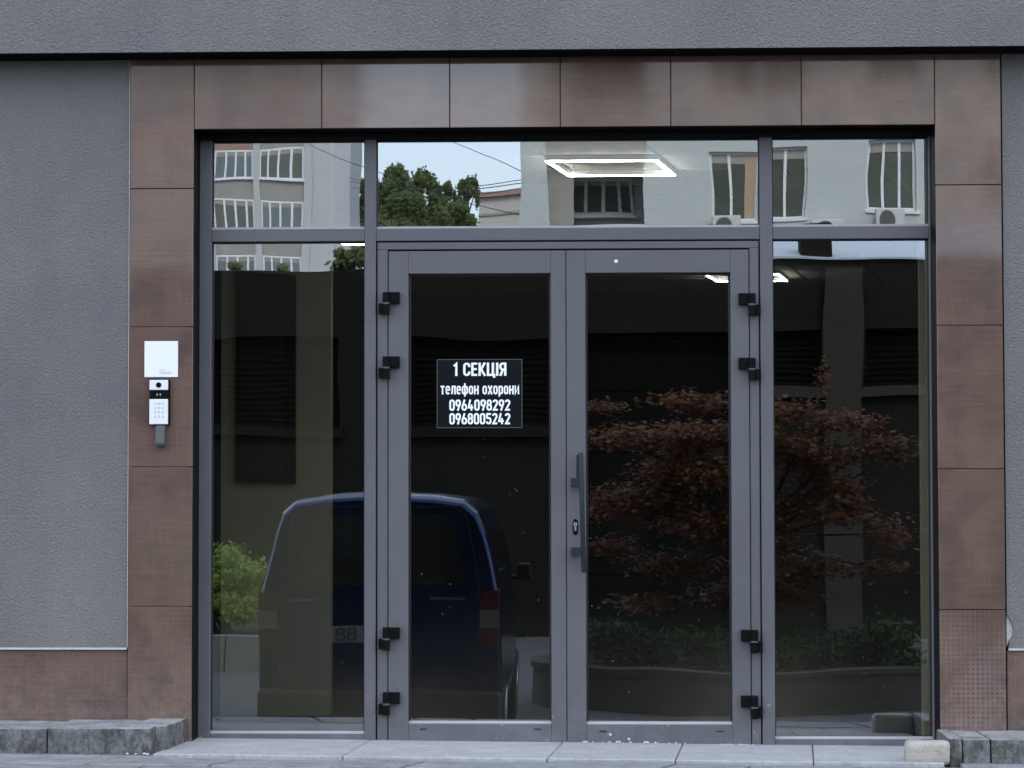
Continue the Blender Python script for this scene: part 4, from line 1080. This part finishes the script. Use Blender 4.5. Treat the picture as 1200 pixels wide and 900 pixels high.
# ---- panel block of flats on the left, far
LB = 112.0; bl = lambda px, py: behind(px, py, LB)
LBo = tag(empty('apartment_block', (bl(330, 250)[0], -LB, STREET)), 'tall grey panel block with glazed balconies, mirrored in the left panes', 'building')
lx1 = bl(412, 220)[0]; le0 = bl(360, 220)[0]; lx0 = -48.0; LTOP = bl(330, 20)[1]
MB().box(le0, lx1, -LB-5, -LB, STREET-.05, LTOP).build('wall', M['panel_wall'], LBo)
bays = [(bl(306, 220)[0], bl(358, 220)[0]), (bl(249, 220)[0], bl(297, 220)[0]), (bl(190, 220)[0], bl(240, 220)[0]), (bl(128, 220)[0], bl(180, 220)[0])]
MB().box(lx0, le0-.001, -LB-5, -LB-1.2, STREET-.05, LTOP-.2).build('rear_wall', M['panel_wall2'], LBo)
MB().box(lx0, lx1+.2, -LB-5.1, -LB+.3, LTOP, LTOP+.4).build('roof', M['dark_metal'], LBo)
fl_h = 63*(DIST+.4+LB)/FPX
z_win0 = bl(330, 210)[1]
edges = [lx0]
for (a, b) in bays:
    MB().box(b+.001, b+(bl(306, 220)[0]-bl(297, 220)[0])-.001, -LB-1.19, -LB+.12, STREET-.05, LTOP-.02).build('pilaster', M['panel_wall'], LBo)
for fl in range(-6, 5):
    zb = z_win0+fl*fl_h
    if zb+1.7 > LTOP or zb-1.2 < STREET: continue
    for bi, (a, b) in enumerate(bays):
        MB().box(a, b, -LB-1.19, -LB-.02, zb-(fl_h-1.55), zb-.001).build('balcony', M['red_band'] if fl == 1 and bi != 0 else M['panel_wall2'], LBo)
        frame_win(a, b, zb, zb+1.54, -LB+.02, LBo, ((.24, .50, .76), (.30, .55, .80))[bi % 2], M['win_blue'] if (fl+bi) % 3 else M['win_dark'], None)

# ---- smaller grey building beyond the trees
FB = 165.0; bf = lambda px, py: behind(px, py, FB)
FBo = tag(empty('far_building', (bf(590, 240)[0], -FB, STREET)), 'grey banded building between trees and pale building, mirrored in the middle upper pane', 'building')
fz = bf(590, 229)[1]; fx0, fx1 = bf(561, 240)[0], bf(640, 240)[0]
MB().box(fx0, fx1, -FB-12, -FB, STREET-.05, fz).build('wall', M['far_wall'], FBo)
MB().box(fx0-.3, fx1+.3, -FB-12.3, -FB+.4, fz, fz+.35).build('roof', M['red_band'], FBo)
for k in range(7):
    z = fz-1.2-k*1.45
    MB().box(fx0-.02, fx1, -FB+.001, -FB+.12, z-.18, z).build('band', M['panel_wall2'], FBo)
    if k % 2 == 1:
        for p in (577, 593, 620): frame_win(bf(p-4, 240)[0], bf(p+4, 240)[0], z-1.2, z-.2, -FB+.10, FBo, (.5,), M['win_dark'])

# ---- trees between the two buildings
def tree(d, px, top, wpx, seed, lab, n=7000, low=330):
    s = (DIST+.4+d)/FPX; x, zt2 = behind(px, top, d); zl_ = behind(px, low, d)[1]
    t = tag(empty('tree', (x, -d, STREET)), lab, 'tree', 'tall green trees between the buildings'); rq = random.Random(seed); cs = []
    Hh = zt2-zl_
    for i in range(60):
        u = rq.random()**.8; rr_ = wpx*s*.5*(1-.52*u**2.4)
        a = rq.uniform(0, 2*math.pi); q_ = rq.uniform(.2, .95)*rr_
        sz = wpx*s*rq.uniform(.05, .125)
        cs.append((x+q_*math.cos(a), -d+q_*math.sin(a)*.8, zl_+Hh*u*.95, sz, sz, sz*1.2))
    cs += [(x+rq.uniform(-.7, .7), -d, zt2-.6-rq.uniform(0, 1.2), wpx*s*.06, wpx*s*.06, .55) for _ in range(4)]
    leaves('crown', cs, int(n*4.2), .175, M['tree_leaf'], t, seed, .1, False, .8, .75)
    trunk_mb((x, -d, STREET-.1), [c[:3] for c in cs[::5]], .30, seed).build('trunk', M['bark'], t)
tree(126, 424, 205, 60, 11, 'tree half hidden by the grey block, mirrored at the left of the gap', 5000)
tree(128, 464, 191, 84, 12, 'tallest tree with a ragged crown left in the gap, mirrored in the middle upper pane', 8000)
tree(126, 500, 197, 66, 13, 'second tall tree beside the tallest one, mirrored in the middle upper pane', 7000)
tree(130, 522, 207, 34, 14, 'slim tree with a pointed crown right of the tall pair', 3600)
tree(130, 544, 203, 36, 15, 'slim forked tree nearest the grey banded building', 3600)
tree(122, 530, 233, 78, 16, 'low broad tree in front of the slim ones, mirrored in the middle upper pane', 6000)
tree(122, 470, 228, 90, 17, 'low broad tree in front of the tall pair, mirrored in the middle upper pane', 7000)

# ---- overhead cables across the yard
def cable(p0, d0, p1, d1, sag, lab, r=.014):
    a = Vector((behind(*p0, d0)[0], -d0, behind(*p0, d0)[1])); b = Vector((behind(*p1, d1)[0], -d1, behind(*p1, d1)[1]))
    pts = [a.lerp(b, i/14)-Vector((0, 0, sag*4*(i/14)*(1-i/14))) for i in range(15)]
    mb = MB(); mb.path(pts, r, 5)
    tag(mb.build('overhead_cable', M['cable']), lab, 'cable', 'overhead cables strung between the buildings')
cable((414, 216), LB-.02, (614, 221), PB-.02, .25, 'lowest of the level cables in front of the grey banded building', .012)
cable((412, 209), LB-.02, (614, 215), PB-.02, .25, 'middle level cable crossing the sky gap above the far roof', .012)
cable((410, 205), LB-.02, (616, 211), PB-.02, .30, 'topmost level cable crossing the sky gap', .010)
cable((364, 90), LB-.02, (640, 212), PB-.02, .2, 'steep cable slanting down across the sky from left to right', .011)
cable((300, 140), LB-.02, (640, 262), PB-.02, .3, 'steep cable slanting down across the grey block and the trees', .012)
